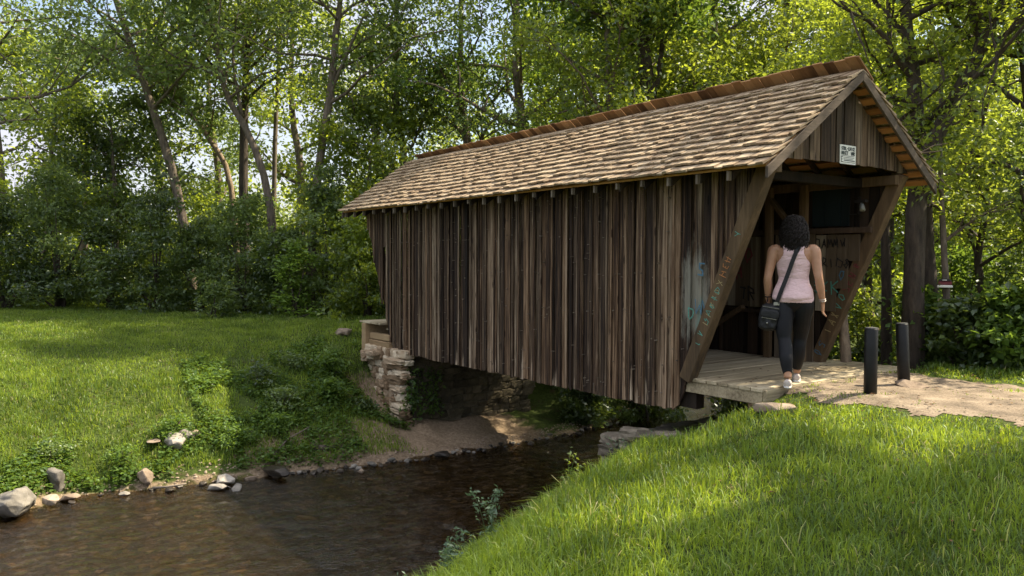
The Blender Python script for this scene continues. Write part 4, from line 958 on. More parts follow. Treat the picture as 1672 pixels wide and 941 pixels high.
def shrub(name, label, x, y, w_, h, nleaf, lsize, mt_leaf, group=None, stems=6, tone=0, flat=.4, cat='shrub', cl_n=46, aspect=.52, depth=None, low=.0):
    z = Hs(x, y)-.04; t = empty(name, label, cat, (x, y, z), group); mb = MB(); cl = []
    depth = depth or w_
    for i in range(cl_n):
        th = random.uniform(0, 2*math.pi); rr = math.sqrt(random.random()); hh = random.uniform(low, 1)
        prof = (1-hh**2.4)**.5*(.75+.5*noise.noise(Vector((math.cos(th)*1.5, math.sin(th)*1.5, hh*2.5+x))))
        cl.append((x+math.cos(th)*rr*prof*w_/2, y+math.sin(th)*rr*prof*depth/2, z+.06+hh*h*(.86+.2*random.random()), .16*max(.6, h)**.6))
    for i in range(stems):
        c = random.choice(cl); mid_ = (x+(c[0]-x)*.35+random.uniform(-.1, .1), y+(c[1]-y)*.35, z+(c[2]-z)*.5)
        mb.tube([(x+random.uniform(-.12, .12), y+random.uniform(-.12, .12), z), mid_, c[:3]], [.022*h**.5, .014*h**.5, .005], 5)
    mb.build('stems', M_bark_dark, t, True); foliage('foliage', mt_leaf, t, clump_pts(cl, max(1, nleaf//cl_n)), lsize, flat, aspect, tone=tone)
    return t

# ------------------------------------------------------------------ trees beyond the lawn (left), over the roof (middle) and in the ravine (right)
G1, G2, G3 = 'trees along the far edge of the lawn', 'trees behind the bridge roof', 'trees to the right of the bridge'
LT = dict(group=G1)
tree('leaning_tree', 'tall tree with bare grey trunk leaning left out of the dark hedge', [P(318, 500, 21.5), P(292, 320, 21.5), P(240, 150, 21.5), P(205, 50, 21.5), P(160, -90, 21.5), P(130, -190, 21.5)], .15, M_leaf_cool, nbr=18, t0=.34, blen=3.3, nleaf=25, lsize=.145, **LT)
tree('slender_tree', 'thin tree with a short reddish trunk leaning left in the gap between two taller trunks', [P(395, 500, 23), P(375, 295, 23), P(340, 225, 23), P(302, 172, 23), P(270, 120, 23)], .10, M_leaf_cool, M_bark_pale, nbr=9, t0=.5, blen=1.7, nleaf=24, lsize=.16, **LT)
tree('forked_tree', 'forked tree whose pale trunk bends left with a long limb reaching left', [P(452, 500, 20.5), P(440, 330, 20.5), P(412, 230, 20.5), P(368, 150, 20.5), P(352, 60, 20.5), P(330, -40, 20.5), P(320, -150, 20.5)], .12, M_leaf_cool, M_bark, nbr=15, t0=.45, blen=2.8, nleaf=28, lsize=.14,
     limbs=[([P(365, 125, 20.5), P(330, 108, 20.5), P(290, 95, 20.2), P(240, 60, 20)], .05), ([P(395, 190, 20.5), P(380, 80, 20.8), P(400, -30, 21)], .05), ([P(352, 60, 20.5), P(330, 20, 20.4), P(290, -40, 20)], .05)], tone=.05, **LT)
tree('straight_tree', 'straight dark trunk standing just behind the forked tree', [P(402, 500, 22.5), P(398, 290, 22.5), P(400, 150, 22.5), P(405, 40, 22.5), P(400, -120, 22.5)], .16, M_leaf_warm, M_bark_dark, nbr=14, t0=.42, blen=2.6, nleaf=24, lsize=.145, **LT)
tree('slim_tree', 'slim upright tree between the forked tree and the curved tree', [P(446, 500, 24), P(448, 280, 24), P(455, 110, 24), P(462, -20, 24), P(458, -120, 24)], .09, M_leaf_warm, nbr=12, t0=.4, blen=2.1, nleaf=26, lsize=.14, tone=.1, **LT)
tree('curved_tree', 'tall tree with smooth trunk curving right, just left of the far roof corner', [P(505, 505, 19.5), P(515, 320, 19.5), P(540, 150, 19.5), P(552, 30, 19.5), P(560, -60, 19.5), P(575, -420, 19.5)], .13, M_leaf_cool, nbr=16, t0=.36, blen=2.6, nleaf=28, lsize=.14, tone=.04,
     limbs=[([P(540, 150, 19.5), P(570, 80, 19.3), P(600, 10, 19), P(620, -60, 19)], .05)], **LT)
tree('broad_tree', 'broad leafy tree at the far left, its branches spreading across the pale sky', [P(-60, 500, 19), P(-70, 300, 19), P(-50, 120, 19), P(-40, -20, 19), P(-20, -200, 19)], .17, M_leaf_cool, nbr=13, t0=.35, blen=3.6, nleaf=26, lsize=.14, dirbias=np.array([.15, .2]), **LT)
tree('young_tree', 'young bright tree with a bushy crown rising from the hedge at the far left', [P(60, 500, 23), P(75, 380, 23), P(85, 250, 23), P(90, 170, 23)], .09, M_leaf_warm, nbr=14, t0=.3, blen=2.2, nleaf=28, lsize=.14, tone=.1, **LT)
tree('young_tree', 'young dark tree between the bushy bright one and the leaning trunk', [P(180, 500, 22.5), P(190, 400, 22.5), P(185, 280, 22.5), P(180, 190, 22.5)], .09, M_leaf_dark, nbr=12, t0=.3, blen=1.9, nleaf=32, lsize=.16, **LT)
tree('young_tree', 'short leafy tree under the far roof corner at the end of the hedge', [P(585, 505, 20), P(590, 400, 20), P(600, 310, 20), P(610, 200, 20)], .08, M_leaf_warm, nbr=13, t0=.2, blen=1.6, nleaf=44, lsize=.14, tone=.05, **LT)
# behind the first row, deeper in the wood
for (u, d, top, lab, mt_, r) in ((-10, 28, 90, 'tall pale green tree deep in the wood behind the far left hedge', M_leaf_yel, .15), (130, 29, 110, 'tall tree deep in the wood left of the leaning trunk', M_leaf_cool, .14), (250, 30, 40, 'yellowish tree deep in the wood behind the leaning trunk', M_leaf_yel, .13),
                             (345, 31, -80, 'far tall tree seen between the leaning and the forked trees', M_leaf_cool, .14), (480, 29, -140, 'far tall yellow-green tree between the slim and curved trees', M_leaf_yel, .15), (610, 28, -30, 'far tree whose crown shows just left of the ridge end', M_leaf_warm, .14)):
    tree('woodland_tree', lab, [P(u, 490, d), P(u+12, 300, d), P(u-5, 140, d), P(u+8, top, d)], r, mt_, nbr=12, t0=.2, blen=2.8, nleaf=30, lsize=.19, crad=.7, group='trees deep in the wood behind the lawn')
# over the roof
for (u, d, v1, top, lab, mt_, r, bl, kw) in (
        (655, 21, 60, -380, 'small airy tree above the far end of the ridge', M_leaf_cool, .10, 1.9, dict(nleaf=26)),
        (760, 21, 40, -380, 'airy tree with fine leaves above the far third of the roof', M_leaf_cool, .12, 2.3, dict(nleaf=30)),
        (850, 20, 0, -420, 'deep green leafy tree standing over the middle of the roof ridge', M_leaf_fresh, .15, 3.0, dict(nleaf=44, tone=-.1)),
        (1000, 17, 20, -430, 'low branching tree close behind the middle of the ridge', M_leaf_warm, .11, 2.2, dict(nleaf=40)),
        (1175, 19, 0, -430, 'thin yellow-leaved tree above the near third of the roof', M_leaf_yel, .12, 2.7, dict(nleaf=44)),
        (1290, 20, 0, -150, 'yellow-green tree directly behind the ridge peak', M_leaf_warm, .13, 2.8, dict(nleaf=46)),
        (925, 27, 60, -60, 'far pale tree in the gap over the middle of the roof', M_leaf_warm, .12, 2.7, dict(nleaf=34, lsize=.17)),
        (1110, 27, 60, -130, 'far bright tree behind the twin trunked one', M_leaf_yel, .14, 3.0, dict(nleaf=40, lsize=.17)),
        (1380, 25, 60, -150, 'far bright tree showing past the right of the peak', M_leaf_yel, .14, 3.2, dict(nleaf=44, lsize=.2))):
    tree('woodland_tree', lab, [P(u, 470, d), P(u+5, 260, d), P(u-8, v1+60, d), P(u+4, top, d)], r, mt_, nbr=17, t0=.32, blen=bl, group=G2, **{**dict(lsize=.125), **{**kw, 'nleaf': int(kw['nleaf']*1.35)}})
tree('twin_trunk_tree', 'tree with twin dark trunks forking just above the roof ridge', [P(1060, 450, 17), P(1058, 170, 17), P(1052, 100, 17), P(1050, 40, 17), P(1045, -200, 17), P(1040, -430, 17)], .17, M_leaf_fresh, M_bark_dark, nbr=15, t0=.5, blen=2.5, nleaf=46, lsize=.16, group=G2,
     limbs=[([P(1060, 165, 17), P(1074, 130, 17), P(1082, 60, 17), P(1090, -60, 17)], .09)], tone=-.05)
# right side
tree('thick_trunk_tree', 'thickest straight tree right of the bridge, rising from behind the bollards', [P(1530, 640, 9.9), P(1522, 560, 9.9), P(1508, 380, 9.9), P(1500, 220, 9.9), P(1486, 80, 9.9), P(1472, -60, 9.9), P(1460, -260, 9.9)], .120, M_leaf_warm, M_bark_dark, nbr=12, t0=.50, blen=1.8, nleaf=15, lsize=.09, crad=.36, group=G3, tone=-.1, flat=.75)
tree('slanting_tree', 'dark tree slanting steeply to the right and forking high above the shrubs', [P(1490, 560, 9.6), P(1497, 330, 9.6), P(1520, 240, 9.6), P(1570, 140, 9.6), P(1602, 70, 9.6), P(1612, -20, 9.6), P(1600, -180, 9.6)], .105, M_leaf_warm, M_bark_dark, nbr=11, t0=.60, blen=1.7, nleaf=15, lsize=.09, crad=.36, group=G3, flat=.75, tone=-.1,
     limbs=[([P(1598, 80, 9.6), P(1625, 30, 9.5), P(1650, -40, 9.4)], .07), ([P(1600, 60, 9.6), P(1585, 10, 9.6), P(1590, -60, 9.7)], .06)])
tree('straight_dark_tree', 'slender dark straight trunk just right of the portal post', [P(1446, 620, 10.2), P(1447, 480, 10.2), P(1444, 300, 10.2), P(1452, 120, 10.4), P(1448, -80, 10.5)], .055, M_leaf_warm, M_bark_dark, nbr=8, t0=.62, blen=1.4, nleaf=18, lsize=.085, crad=.3, group=G3, r1=.02)
tree('pale_bark_tree', 'short tree with sunlit pale bark rising beside the right edge of the deck', [P(1383, 640, 9.6), P(1380, 560, 9.6), P(1373, 480, 9.7), P(1366, 300, 10), P(1360, 100, 10.5)], .055, M_leaf_warm, M_bark_pale, nbr=6, t0=.75, blen=1.1, nleaf=30, lsize=.085, crad=.3, group=G3, r1=.02)
tree('leaning_stem_tree', 'grey trunk leaning left behind the foot of the right portal post', [P(1442, 640, 11.5), P(1428, 560, 11.5), P(1404, 480, 11.5), P(1370, 400, 11.6), P(1330, 280, 11.8)], .11, M_leaf_warm, M_bark, nbr=6, t0=.75, blen=1.2, nleaf=30, lsize=.10, crad=.3, group=G3)
ft = tree('thin_trunk_tree', 'thin straight tree behind the shrubs carrying a small red and white feeder', [P(1552, 640, 9.6), P(1547, 520, 9.6), P(1541, 400, 9.6), P(1535, 240, 9.7), P(1540, 60, 9.8)], .038, M_leaf_yel, M_bark, nbr=9, t0=.5, blen=1.1, nleaf=16, lsize=.085, crad=.28, group=G3, r1=.014)
tree('crooked_tree', 'small crooked dark tree with zigzag branches near the right edge of the picture', [P(1600, 620, 11), P(1606, 500, 11), P(1597, 420, 11), P(1612, 330, 11), P(1602, 220, 11), P(1630, 100, 11)], .05, M_leaf_yel, M_bark_dark, nbr=10, t0=.35, blen=1.3, nleaf=18, lsize=.085, crad=.28, group=G3, r1=.015,
     limbs=[([P(1600, 430, 11), P(1580, 380, 11), P(1560, 340, 11)], .03)])
tree('edge_tree', 'dark leafy tree cut by the right edge of the picture', [P(1700, 640, 9.8), P(1695, 450, 9.8), P(1690, 250, 9.8), P(1670, 60, 10), P(1665, -120, 10.2)], .10, M_leaf_dark, M_bark_dark, nbr=16, t0=.25, blen=1.3, nleaf=26, lsize=.09, crad=.32, group=G3)
for (u, d, top, lab, mt_, r, bl) in ((1455, 15, -160, 'middle distance tree with bright leaves between the peak and the thick trunk', M_leaf_warm, .09, 2.2), (1580, 15.5, -160, 'middle distance bright tree behind the slanting trunk', M_leaf_yel, .10, 2.4),
                                 (1680, 15, -120, 'middle distance tree with deep green leaves at the right edge', M_leaf_warm, .10, 2.2), (1520, 19, -60, 'far yellow tree low behind the thick trunk', M_leaf_yel, .10, 2.6), (1640, 20, -60, 'far yellow tree behind the crooked tree', M_leaf_yel, .10, 2.8), (1420, 19, -20, 'far tree glowing behind the eave end', M_leaf_yel, .10, 2.5)):
    tree('woodland_tree', lab, [P(u, 560, d), P(u-4, 380, d), P(u+6, 200, d), P(u-4, top, d)], r, mt_, M_bark_dark, nbr=18, t0=.12, blen=bl, nleaf=60, lsize=.10, crad=.42, group='middle distance trees right of the bridge')
# high boughs outside the frame that dapple the right lawn: a tree standing right of the path
tree('shade_tree', 'tall tree just outside the right edge of the picture whose crown dapples the lawn', [(8.2, 5.6, -.2), (7.9, 5.3, 3), (7.3, 4.6, 6), (6.6, 3.9, 8.5), (6.0, 3.4, 10.5)], .2, M_leaf_warm, M_bark_dark, nbr=8, t0=.58, blen=3.0, nleaf=95, lsize=.16, crad=.5, sub=4, group=G3)

tree('shade_tree', 'tall tree outside the right picture edge, the shade tree nearer the deck', [(6.4, 6.6, -.2), (6.2, 6.3, 3), (5.8, 5.8, 6), (5.3, 5.2, 8.5), (4.9, 4.7, 10.5)], .2, M_leaf_warm, M_bark_dark, nbr=5, t0=.66, blen=2.6, nleaf=95, lsize=.17, crad=.5, sub=4, group=G3)
# ------------------------------------------------------------------ shrubs
random.seed(21)
SG = 'shrubs of the hedge along the far lawn edge'
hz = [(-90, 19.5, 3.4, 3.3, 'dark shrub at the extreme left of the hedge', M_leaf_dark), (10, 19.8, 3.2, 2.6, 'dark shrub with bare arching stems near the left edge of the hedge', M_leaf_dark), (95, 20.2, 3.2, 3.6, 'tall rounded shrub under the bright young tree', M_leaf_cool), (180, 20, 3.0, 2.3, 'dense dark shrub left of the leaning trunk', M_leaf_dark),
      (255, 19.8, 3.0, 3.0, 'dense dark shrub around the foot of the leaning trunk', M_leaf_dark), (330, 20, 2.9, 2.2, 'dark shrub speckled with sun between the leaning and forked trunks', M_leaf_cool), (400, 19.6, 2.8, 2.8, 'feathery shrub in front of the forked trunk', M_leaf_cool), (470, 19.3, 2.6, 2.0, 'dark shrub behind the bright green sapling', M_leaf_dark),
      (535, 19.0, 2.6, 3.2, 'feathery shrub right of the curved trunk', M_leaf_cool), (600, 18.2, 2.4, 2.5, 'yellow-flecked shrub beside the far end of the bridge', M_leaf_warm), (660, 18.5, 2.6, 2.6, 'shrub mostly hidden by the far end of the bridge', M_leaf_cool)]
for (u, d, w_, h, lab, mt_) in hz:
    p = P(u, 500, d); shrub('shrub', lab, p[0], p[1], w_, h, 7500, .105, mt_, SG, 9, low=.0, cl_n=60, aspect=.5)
hz = [(-40, 23, 3.6, 4.0, 'taller shrub filling the wood behind the extreme left of the hedge', M_leaf_warm), (70, 24, 3.6, 3.6, 'taller shrub behind the rounded one', M_leaf_warm), (190, 23.5, 3.6, 3.6, 'taller shrub behind the dense dark one', M_leaf_cool), (310, 24, 3.6, 3.3, 'shrub deeper in the wood right of the leaning trunk', M_leaf_warm), (420, 24, 3.6, 3.3, 'shrub deeper in the wood behind the feathery one', M_leaf_cool), (530, 23.5, 3.4, 3.6, 'shrub deeper in the wood by the curved trunk', M_leaf_warm), (620, 23, 3.4, 3.8, 'shrub deeper in the wood behind the bridge end', M_leaf_warm)]
for (u, d, w_, h, lab, mt_) in hz:
    p = P(u, 500, d); shrub('shrub', lab, p[0], p[1], w_, h, 4200, .14, mt_, 'shrubs deeper in the wood behind the hedge', 6, cl_n=60)
p = P(482, 500, 18.0); shrub('sapling', 'bright green sapling with fresh leaflets standing out in front of the dark hedge', p[0], p[1], 1.25, 1.65, 1500, .12, M_leaf_fresh, None, 6, .25, .7, 'sapling', 30)
p = P(350, 505, 18.2); shrub('sapling', 'low leafy sapling at the foot of the hedge under the straight dark trunk', p[0], p[1], 1.2, .8, 900, .10, M_leaf_cool, None, 5, 0, .6, 'sapling', 24)
RG = 'shrubs right of the deck'
for (u, d, w_, h, lab, mt_, ls) in ((1505, 9.8, .9, .95, 'dark leafy shrub directly behind the leaning bollard', M_leaf_fresh, .085), (1575, 9.3, 1.1, .85, 'broad-leaved shrub right of the leaning bollard', M_leaf_dark, .10), (1645, 9.1, 1.1, 1.0, 'low broad-leaved shrub near the right edge above the path', M_leaf_fresh, .10), (1715, 8.9, 1.1, 1.3, 'shrub cut by the right edge of the picture above the path', M_leaf_dark, .10),
                                  (1575, 11.6, 1.3, 1.7, 'taller shrub around the thin trunk with the feeder', M_leaf_fresh, .09), (1665, 11.0, 1.4, 2.0, 'taller shrub behind the right edge of the path', M_leaf_dark, .09), (1470, 12.2, 1.3, 1.0, 'sunny shrub between the dark trunks behind the deck', M_leaf_warm, .085), (1410, 11.2, 1.3, .9, 'sunlit yellow-green shrub under the portal post', M_leaf_yel, .08), (1350, 11.4, 1.4, 1.0, 'shady shrub behind the foot of the portal post', M_leaf_dark, .08)):
    p = P(u, 560, d); shrub('shrub', lab, p[0], p[1], w_, h+max(0, -.1-Hs(p[0], p[1])), 3000, ls, mt_, RG, 7, cl_n=52, aspect=.62, flat=.55)
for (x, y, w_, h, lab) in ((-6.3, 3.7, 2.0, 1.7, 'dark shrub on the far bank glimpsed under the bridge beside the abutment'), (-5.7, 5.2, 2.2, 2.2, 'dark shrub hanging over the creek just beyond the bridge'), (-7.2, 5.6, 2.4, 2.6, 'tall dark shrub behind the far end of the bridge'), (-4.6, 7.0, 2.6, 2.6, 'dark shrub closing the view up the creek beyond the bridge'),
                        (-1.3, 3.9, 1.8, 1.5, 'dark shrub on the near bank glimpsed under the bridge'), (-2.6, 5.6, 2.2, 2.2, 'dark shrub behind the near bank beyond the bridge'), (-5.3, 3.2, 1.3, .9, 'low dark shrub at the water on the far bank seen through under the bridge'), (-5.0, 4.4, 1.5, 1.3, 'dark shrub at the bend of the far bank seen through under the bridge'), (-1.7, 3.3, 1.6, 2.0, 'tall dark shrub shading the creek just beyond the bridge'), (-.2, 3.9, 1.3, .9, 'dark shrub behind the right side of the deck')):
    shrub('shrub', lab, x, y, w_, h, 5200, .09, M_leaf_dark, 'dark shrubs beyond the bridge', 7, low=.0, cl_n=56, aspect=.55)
# far wood behind everything
def wood_mass(name, us, ds, n, ztop, size, mt_, lab):
    u = rng.uniform(us[0], us[1], n); d = rng.uniform(ds[0], ds[1], n); z = rng.uniform(-.2, 1, n)**1.3
    z = np.where(np.isnan(z), 0, z)
    pts = CAM[None]+(FW[None]+RT[None]*((u-836)/FPX)[:, None])*d[:, None]; top = ztop*(.75+.7*vnoise(u/60, d/6, 1, 77)); pts[:, 2] = -.1+rng.uniform(0, 1, n)*top
    k = vnoise(pts[:, 0]+pts[:, 2]*.6, pts[:, 1]-pts[:, 2]*.4, 1.6, 55) > -.12
    o = foliage(name, mt_, None, pts[k], size, .35, .6); return tag(o, lab, 'woodland', kind='stuff')
wood_mass('distant_wood', (-420, 760), (29, 42), 60000, 5.2, .24, M_leaf_yel, 'sunlit mass of woodland far behind the hedge')
wood_mass('distant_wood', (700, 2100), (27, 40), 90000, 11, .26, M_leaf_yel, 'glowing yellow-green woodland far behind the bridge')

# feeder on the thin trunk
p = P(1543, 462, 9.6); fd = empty('bird_feeder', 'small dark red feeder with a pale base fixed to the thin trunk among the shrubs', 'feeder', (p[0], p[1], p[2]-.06))
cdir = Vector((CAM[0]-p[0], CAM[1]-p[1], 0)).normalized(); cr_ = Vector((-cdir.y, cdir.x, 0)); fc = Vector(p)+cdir*.06
def fbox(mb, a0, a1, z0, z1, dep, tap=0):
    q = [fc+cr_*a0, fc+cr_*a1, fc+cr_*a1+cdir*dep, fc+cr_*a0+cdir*dep]; mb.hexa([Vector((v.x, v.y, fc.z+z0)) for v in q]+[Vector((v.x, v.y, fc.z+z1))+cr_*(tap if i in (0, 3) else -tap) for i, v in enumerate(q)])
for nm, mt_, a in (('base', M_paintw, (-.085, .085, -.055, -.025, .08, .006)), ('box', M_red, (-.075, .075, -.024, .02, .07, .006)), ('lid', M_black, (-.08, .07, .021, .05, .075, .02)), ('label', M_paintw, (-.03, .02, .03, .04, .082, 0))):
    mb = MB(); fbox(mb, *a); mb.build(nm if nm != 'label' else 'plate', mt_, fd, bevel=.006)

# ------------------------------------------------------------------ rocks and driftwood on the banks
random.seed(9)
M_tail_rock = stonemat('pale_bank_rock', [(.2, (.13, .115, .10)), (.5, (.26, .235, .205)), (.8, (.40, .37, .33))])
def rock(label, u, v, z, sx, sy, sz, mt_, yaw=0, seed=1, name='rock', group=None):
    p = hit(u, v) if z > -1.7 else atz(u, v, z)
    if z > -1.7: z = float(p[2])+sz*.2
    bm = bmesh.new(); rr = random.Random(seed)
    for i in range(26):
        q = Vector((rr.gauss(0, 1), rr.gauss(0, 1), rr.gauss(0, 1))).normalized(); e = (abs(q.x)**3+abs(q.y)**3+abs(q.z)**3)**(1/3); q = q/e*rr.uniform(.82, 1.05)
        bm.verts.new((q.x*sx, q.y*sy, q.z*sz))
    r_ = bmesh.ops.convex_hull(bm, input=bm.verts); bmesh.ops.delete(bm, geom=[g for g in r_['geom_interior'] if isinstance(g, bmesh.types.BMVert)], context='VERTS')
    bmesh.ops.bevel(bm, geom=bm.edges[:], offset=min(sx, sy, sz)*.10, segments=2, affect='EDGES', profile=.6)
    bmesh.ops.triangulate(bm, faces=bm.faces); bmesh.ops.subdivide_edges(bm, edges=bm.edges[:], cuts=1, use_grid_fill=True)
    for vv_ in bm.verts: vv_.co += vv_.normal*noise.noise(vv_.co*14+Vector((seed, 0, 0)))*min(sx, sy, sz)*.16
    me = bpy.data.meshes.new(name); bm.to_mesh(me); bm.free(); me.polygons.foreach_set('use_smooth', [True]*len(me.polygons))
    a = me.attributes.new('rnd', 'FLOAT', 'POINT'); a.data.foreach_set('value', [rr.random()]*len(me.vertices))
    o = link(name, me, mt_); o.location = (p[0], p[1], z+sz*.25); o.rotation_euler = (rr.uniform(-.15, .15), rr.uniform(-.15, .15), yaw); return tag(o, label, 'rock', group)
for a in (('large smooth grey boulder at the water edge in the bottom left corner', 22, 826, -1.70, .36, .22, .17, M_rock, -.3, 1), ('dark grey pointed rock half hidden in bank weeds behind the large boulder', 93, 792, -1.5, .13, .10, .17, M_rock, .3, 2),
          ('small buff stone beside the large grey boulder', 84, 818, -1.72, .13, .10, .06, M_rock_warm, .4, 3), ('flat reddish slab tilted at the waterline right of the large boulder', 112, 813, -1.76, .16, .10, .04, M_rock_warm, .8, 4), ('brown wedge rock poking out of the bank weeds above the driftwood', 238, 787, -1.6, .14, .09, .13, M_rock_warm, .2, 5),
          ('pale angular slab in the shallows, upper of the three pale ones', 368, 786, -1.74, .20, .13, .07, M_tail_rock, -.2, 6), ('pale slab lying lowest in the shallows, left of the pair', 356, 797, -1.77, .15, .08, .05, M_tail_rock, .5, 7), ('pale flat stone in the water at the right end of the shallow slabs', 388, 797, -1.79, .15, .07, .03, M_rock, -.4, 8),
          ('white rounded boulder in the weeds half way up the bank', 284, 728, -1.02, .19, .14, .12, M_tail_rock, .1, 9), ('pale grey rock leaning on the white boulder', 303, 718, -.98, .13, .11, .11, M_tail_rock, .6, 10), ('long flat buff slab left of the white boulder', 250, 722, -1.0, .26, .10, .03, M_rock_warm, -.1, 11), ('small pink stone right above the white boulder', 318, 711, -.95, .08, .06, .06, M_rock_warm, .5, 12),
          ('dark flat rock just under the bank weeds at the start of the sand', 452, 772, -1.72, .28, .14, .07, M_rock_wet, .2, 13), ('tan block of stone on the lawn left of the timber crib', 560, 547, -.30, .17, .14, .10, M_rock_warm, .2, 14),
          ('wet flat dark slab among the pebbles below the abutment', 722, 743, -1.79, .17, .09, .05, M_rock_wet, .3, 15), ('pale pebble alone at the waterline in front of the sand slope', 590, 771, -1.79, .05, .04, .04, M_rock_warm, 0, 16), ('large buff embedded rock under the front edge of the deck', 1266, 676, -.3, .20, .13, .07, M_rock_warm, .6, 17),
          ('flat tan rock at the foot of the leaning bollard', 1488, 634, -.07, .17, .12, .05, M_rock_warm, -.3, 18), ('submerged orange brown slab in the middle of the creek', 500, 850, -1.98, .2, .1, .04, M_rock_warm, .3, 19), ('small dark blue-grey stone in the water beside the driftwood', 277, 802, -1.79, .11, .07, .04, M_rock_wet, 0, 20)):
    rock(*a)
us_ = np.linspace(478, 1010, 64)
for i, u in enumerate(us_):
    v = np.interp(u, [470, 520, 600, 720, 850, 930, 1010], [778, 771, 762, 745, 725, 710, 690]); big = random.uniform(.02, .055)
    rock('wet dark cobble in the line along the foot of the sand slope', u+random.uniform(-3, 3), v+random.uniform(-4, 3), -1.79, big*1.3, big, big*.7, random.choice([M_rock_wet, M_rock_wet, M_rock]), random.uniform(0, 3), 100+i, 'cobble', 'cobbles along the foot of the sand slope')
us_ = np.linspace(120, 455, 9)
for i, u in enumerate(us_):
    v = np.interp(u, [0, 100, 230, 380, 470], [852, 822, 803, 789, 779]); big = random.uniform(.03, .065)
    rock('small brown cobble at the waterline below the grassy bank', u+random.uniform(-4, 4), v+random.uniform(-4, 2), -1.79, big*1.4, big, big*.6, random.choice([M_rock_wet, M_rock, M_rock_warm]), random.uniform(0, 3), 200+i, 'cobble', 'cobbles below the grassy bank')
def stick(label, pts, r, mt_=None):
    z = [Vector(p) for p in pts]; mb = MB(); mb.tube(z, [r*(1-.35*i/(len(z)-1)) for i in range(len(z))], 8, jag=.12); o = link('driftwood', mk_mesh('driftwood', mb.v, faces=mb.f, rnd=mb.r, smooth=True), mt_ or M_bark); return tag(o, label, 'driftwood')
stick('long bleached stick lying at the waterline beside the brown wedge rock', [atz(250, 797, -1.76), atz(275, 795, -1.74), atz(304, 790, -1.70)], .018, M_tail)
stick('dark rotten log half buried at the top of the sand slope', [hit(506, 733), hit(545, 732), hit(590, 728)], .06, M_bark_dark)
stick('thin bare branch hanging in the bank weeds left of the abutment', [hit(440, 750), hit(470, 728)+np.array([0, 0, .1]), hit(505, 715)+np.array([0, 0, .16])], .012)

# ------------------------------------------------------------------ weeds on the banks
def weed(name, label, base, h, n, ls, mt_, lean=(0, 0), group=None, stems=4, aspect=.45, fan=.5):
    t = empty(name, label, 'plant', base, group); mb = MB(); pts = []
    for s in range(stems):
        th = random.uniform(0, 6.28); rr = random.uniform(.3, 1)*fan*h; e = np.array([base[0]+math.cos(th)*rr+lean[0]*h, base[1]+math.sin(th)*rr+lean[1]*h, base[2]+h*random.uniform(.65, 1.05)])
        m_ = np.array(base)*.45+e*.55+np.array([0, 0, h*.12]); c = curve([np.array(base), m_, e], 9); mb.tube([Vector(q) for q in c], [.006*(1-.6*i/8)*max(.6, h) for i in range(9)], 5)
        for k in range(max(2, n//stems)): i = random.randint(2, 8); pts.append(c[i]+rng.normal(size=3)*.03*np.array([1, 1, .7])*max(.7, h*1.6))
    mb.build('stem', M_leaf_dark, t, True); foliage('leaves', mt_, t, pts, ls, .55, aspect); return t
random.seed(33)
M_leaf_sage = leafmat('grey_green_leaves', (.06, .10, .05), (.11, .17, .09), (.19, .26, .15), (.16, .26, .10), .35)
for (u, v, z, h, lab, n, ls, mt_) in ((800, 862, -.78, .42, 'grey-green weed with arching sprays leaning over the water, largest of those on the near bank', 210, .040, M_leaf_sage), (742, 880, -.78, .26, 'small sprig leaning left beside the largest grey-green weed', 60, .035, M_leaf_sage),
                                   (722, 925, -.72, .34, 'bushy grey-green weed between the largest one and the bottom edge', 190, .036, M_leaf_sage), (655, 945, -.68, .20, 'low grey-green weed in the bottom left tip of the near bank', 110, .032, M_leaf_sage), (625, 965, -.7, .20, 'straggling weed sprigs at the bottom edge beside the water', 90, .03, M_leaf_sage),
                                   (925, 800, -.72, .42, 'thin yellow-tipped weed standing above the near bank grass', 60, .035, M_leaf_yel), (1060, 722, -.62, .26, 'grey-green weed tuft below the block footing', 120, .032, M_leaf_sage), (1010, 748, -.62, .24, 'pale weed tuft between the footing and the yellow-tipped weed', 90, .032, M_leaf_sage)):
    p = atz(u, v, z); zz = Hs(p[0], p[1]); weed('weed', lab, (p[0], p[1], max(zz, z-.2)), h, n, ls, mt_)
for (x, y, h, w_, n, ls, mt_, lab) in ((-7.15, -.95, .62, .7, 1300, .085, M_leaf_fresh, 'tall leafy weed clump against the left side of the abutment'), (-6.25, -.75, .30, .5, 900, .07, M_leaf_dark, 'dark leafy clump at the foot of the abutment pillar'), (-6.35, -1.3, .42, .7, 900, .08, M_leaf_fresh, 'broad-leaved clump left of the pillar foot'),
                                    (-5.95, -2.3, .34, .8, 900, .065, M_leaf_fresh, 'fresh green clump above the dark flat rock'), (-5.85, -2.95, .36, .9, 1100, .06, M_leaf_fresh, 'spreading green clump over the waterline left of the dark flat rock'), (-6.4, -2.1, .4, .8, 900, .065, M_leaf_cool, 'dull green clump with bare twigs mid bank'),
                                    (-7.2, -2.2, .42, .9, 1000, .06, M_leaf_dark, 'dark clump on the bare earth scar of the bank'), (-7.6, -1.5, .35, .8, 900, .06, M_leaf_cool, 'round clump below the lawn edge left of the crib'), (-6.3, -3.7, .3, .7, 800, .06, M_leaf_fresh, 'bright clump right of the white boulder'), (-7.6, -.75, .34, .6, 700, .06, M_leaf_cool, 'clump just below the timber crib'),
                                    (-6.3, -5.2, .3, .7, 700, .05, M_leaf_cool, 'weedy clump behind the large grey boulder'), (-6.0, -4.4, .26, .7, 700, .05, M_leaf_fresh, 'weedy clump around the brown wedge rock')):
    shrub('bank_plant', lab, x, y, w_*.9, h*.68, int(n*.7), ls*.9, mt_, 'leafy plants on the left bank', 5, .05, .6, 'plant', 26, .55)
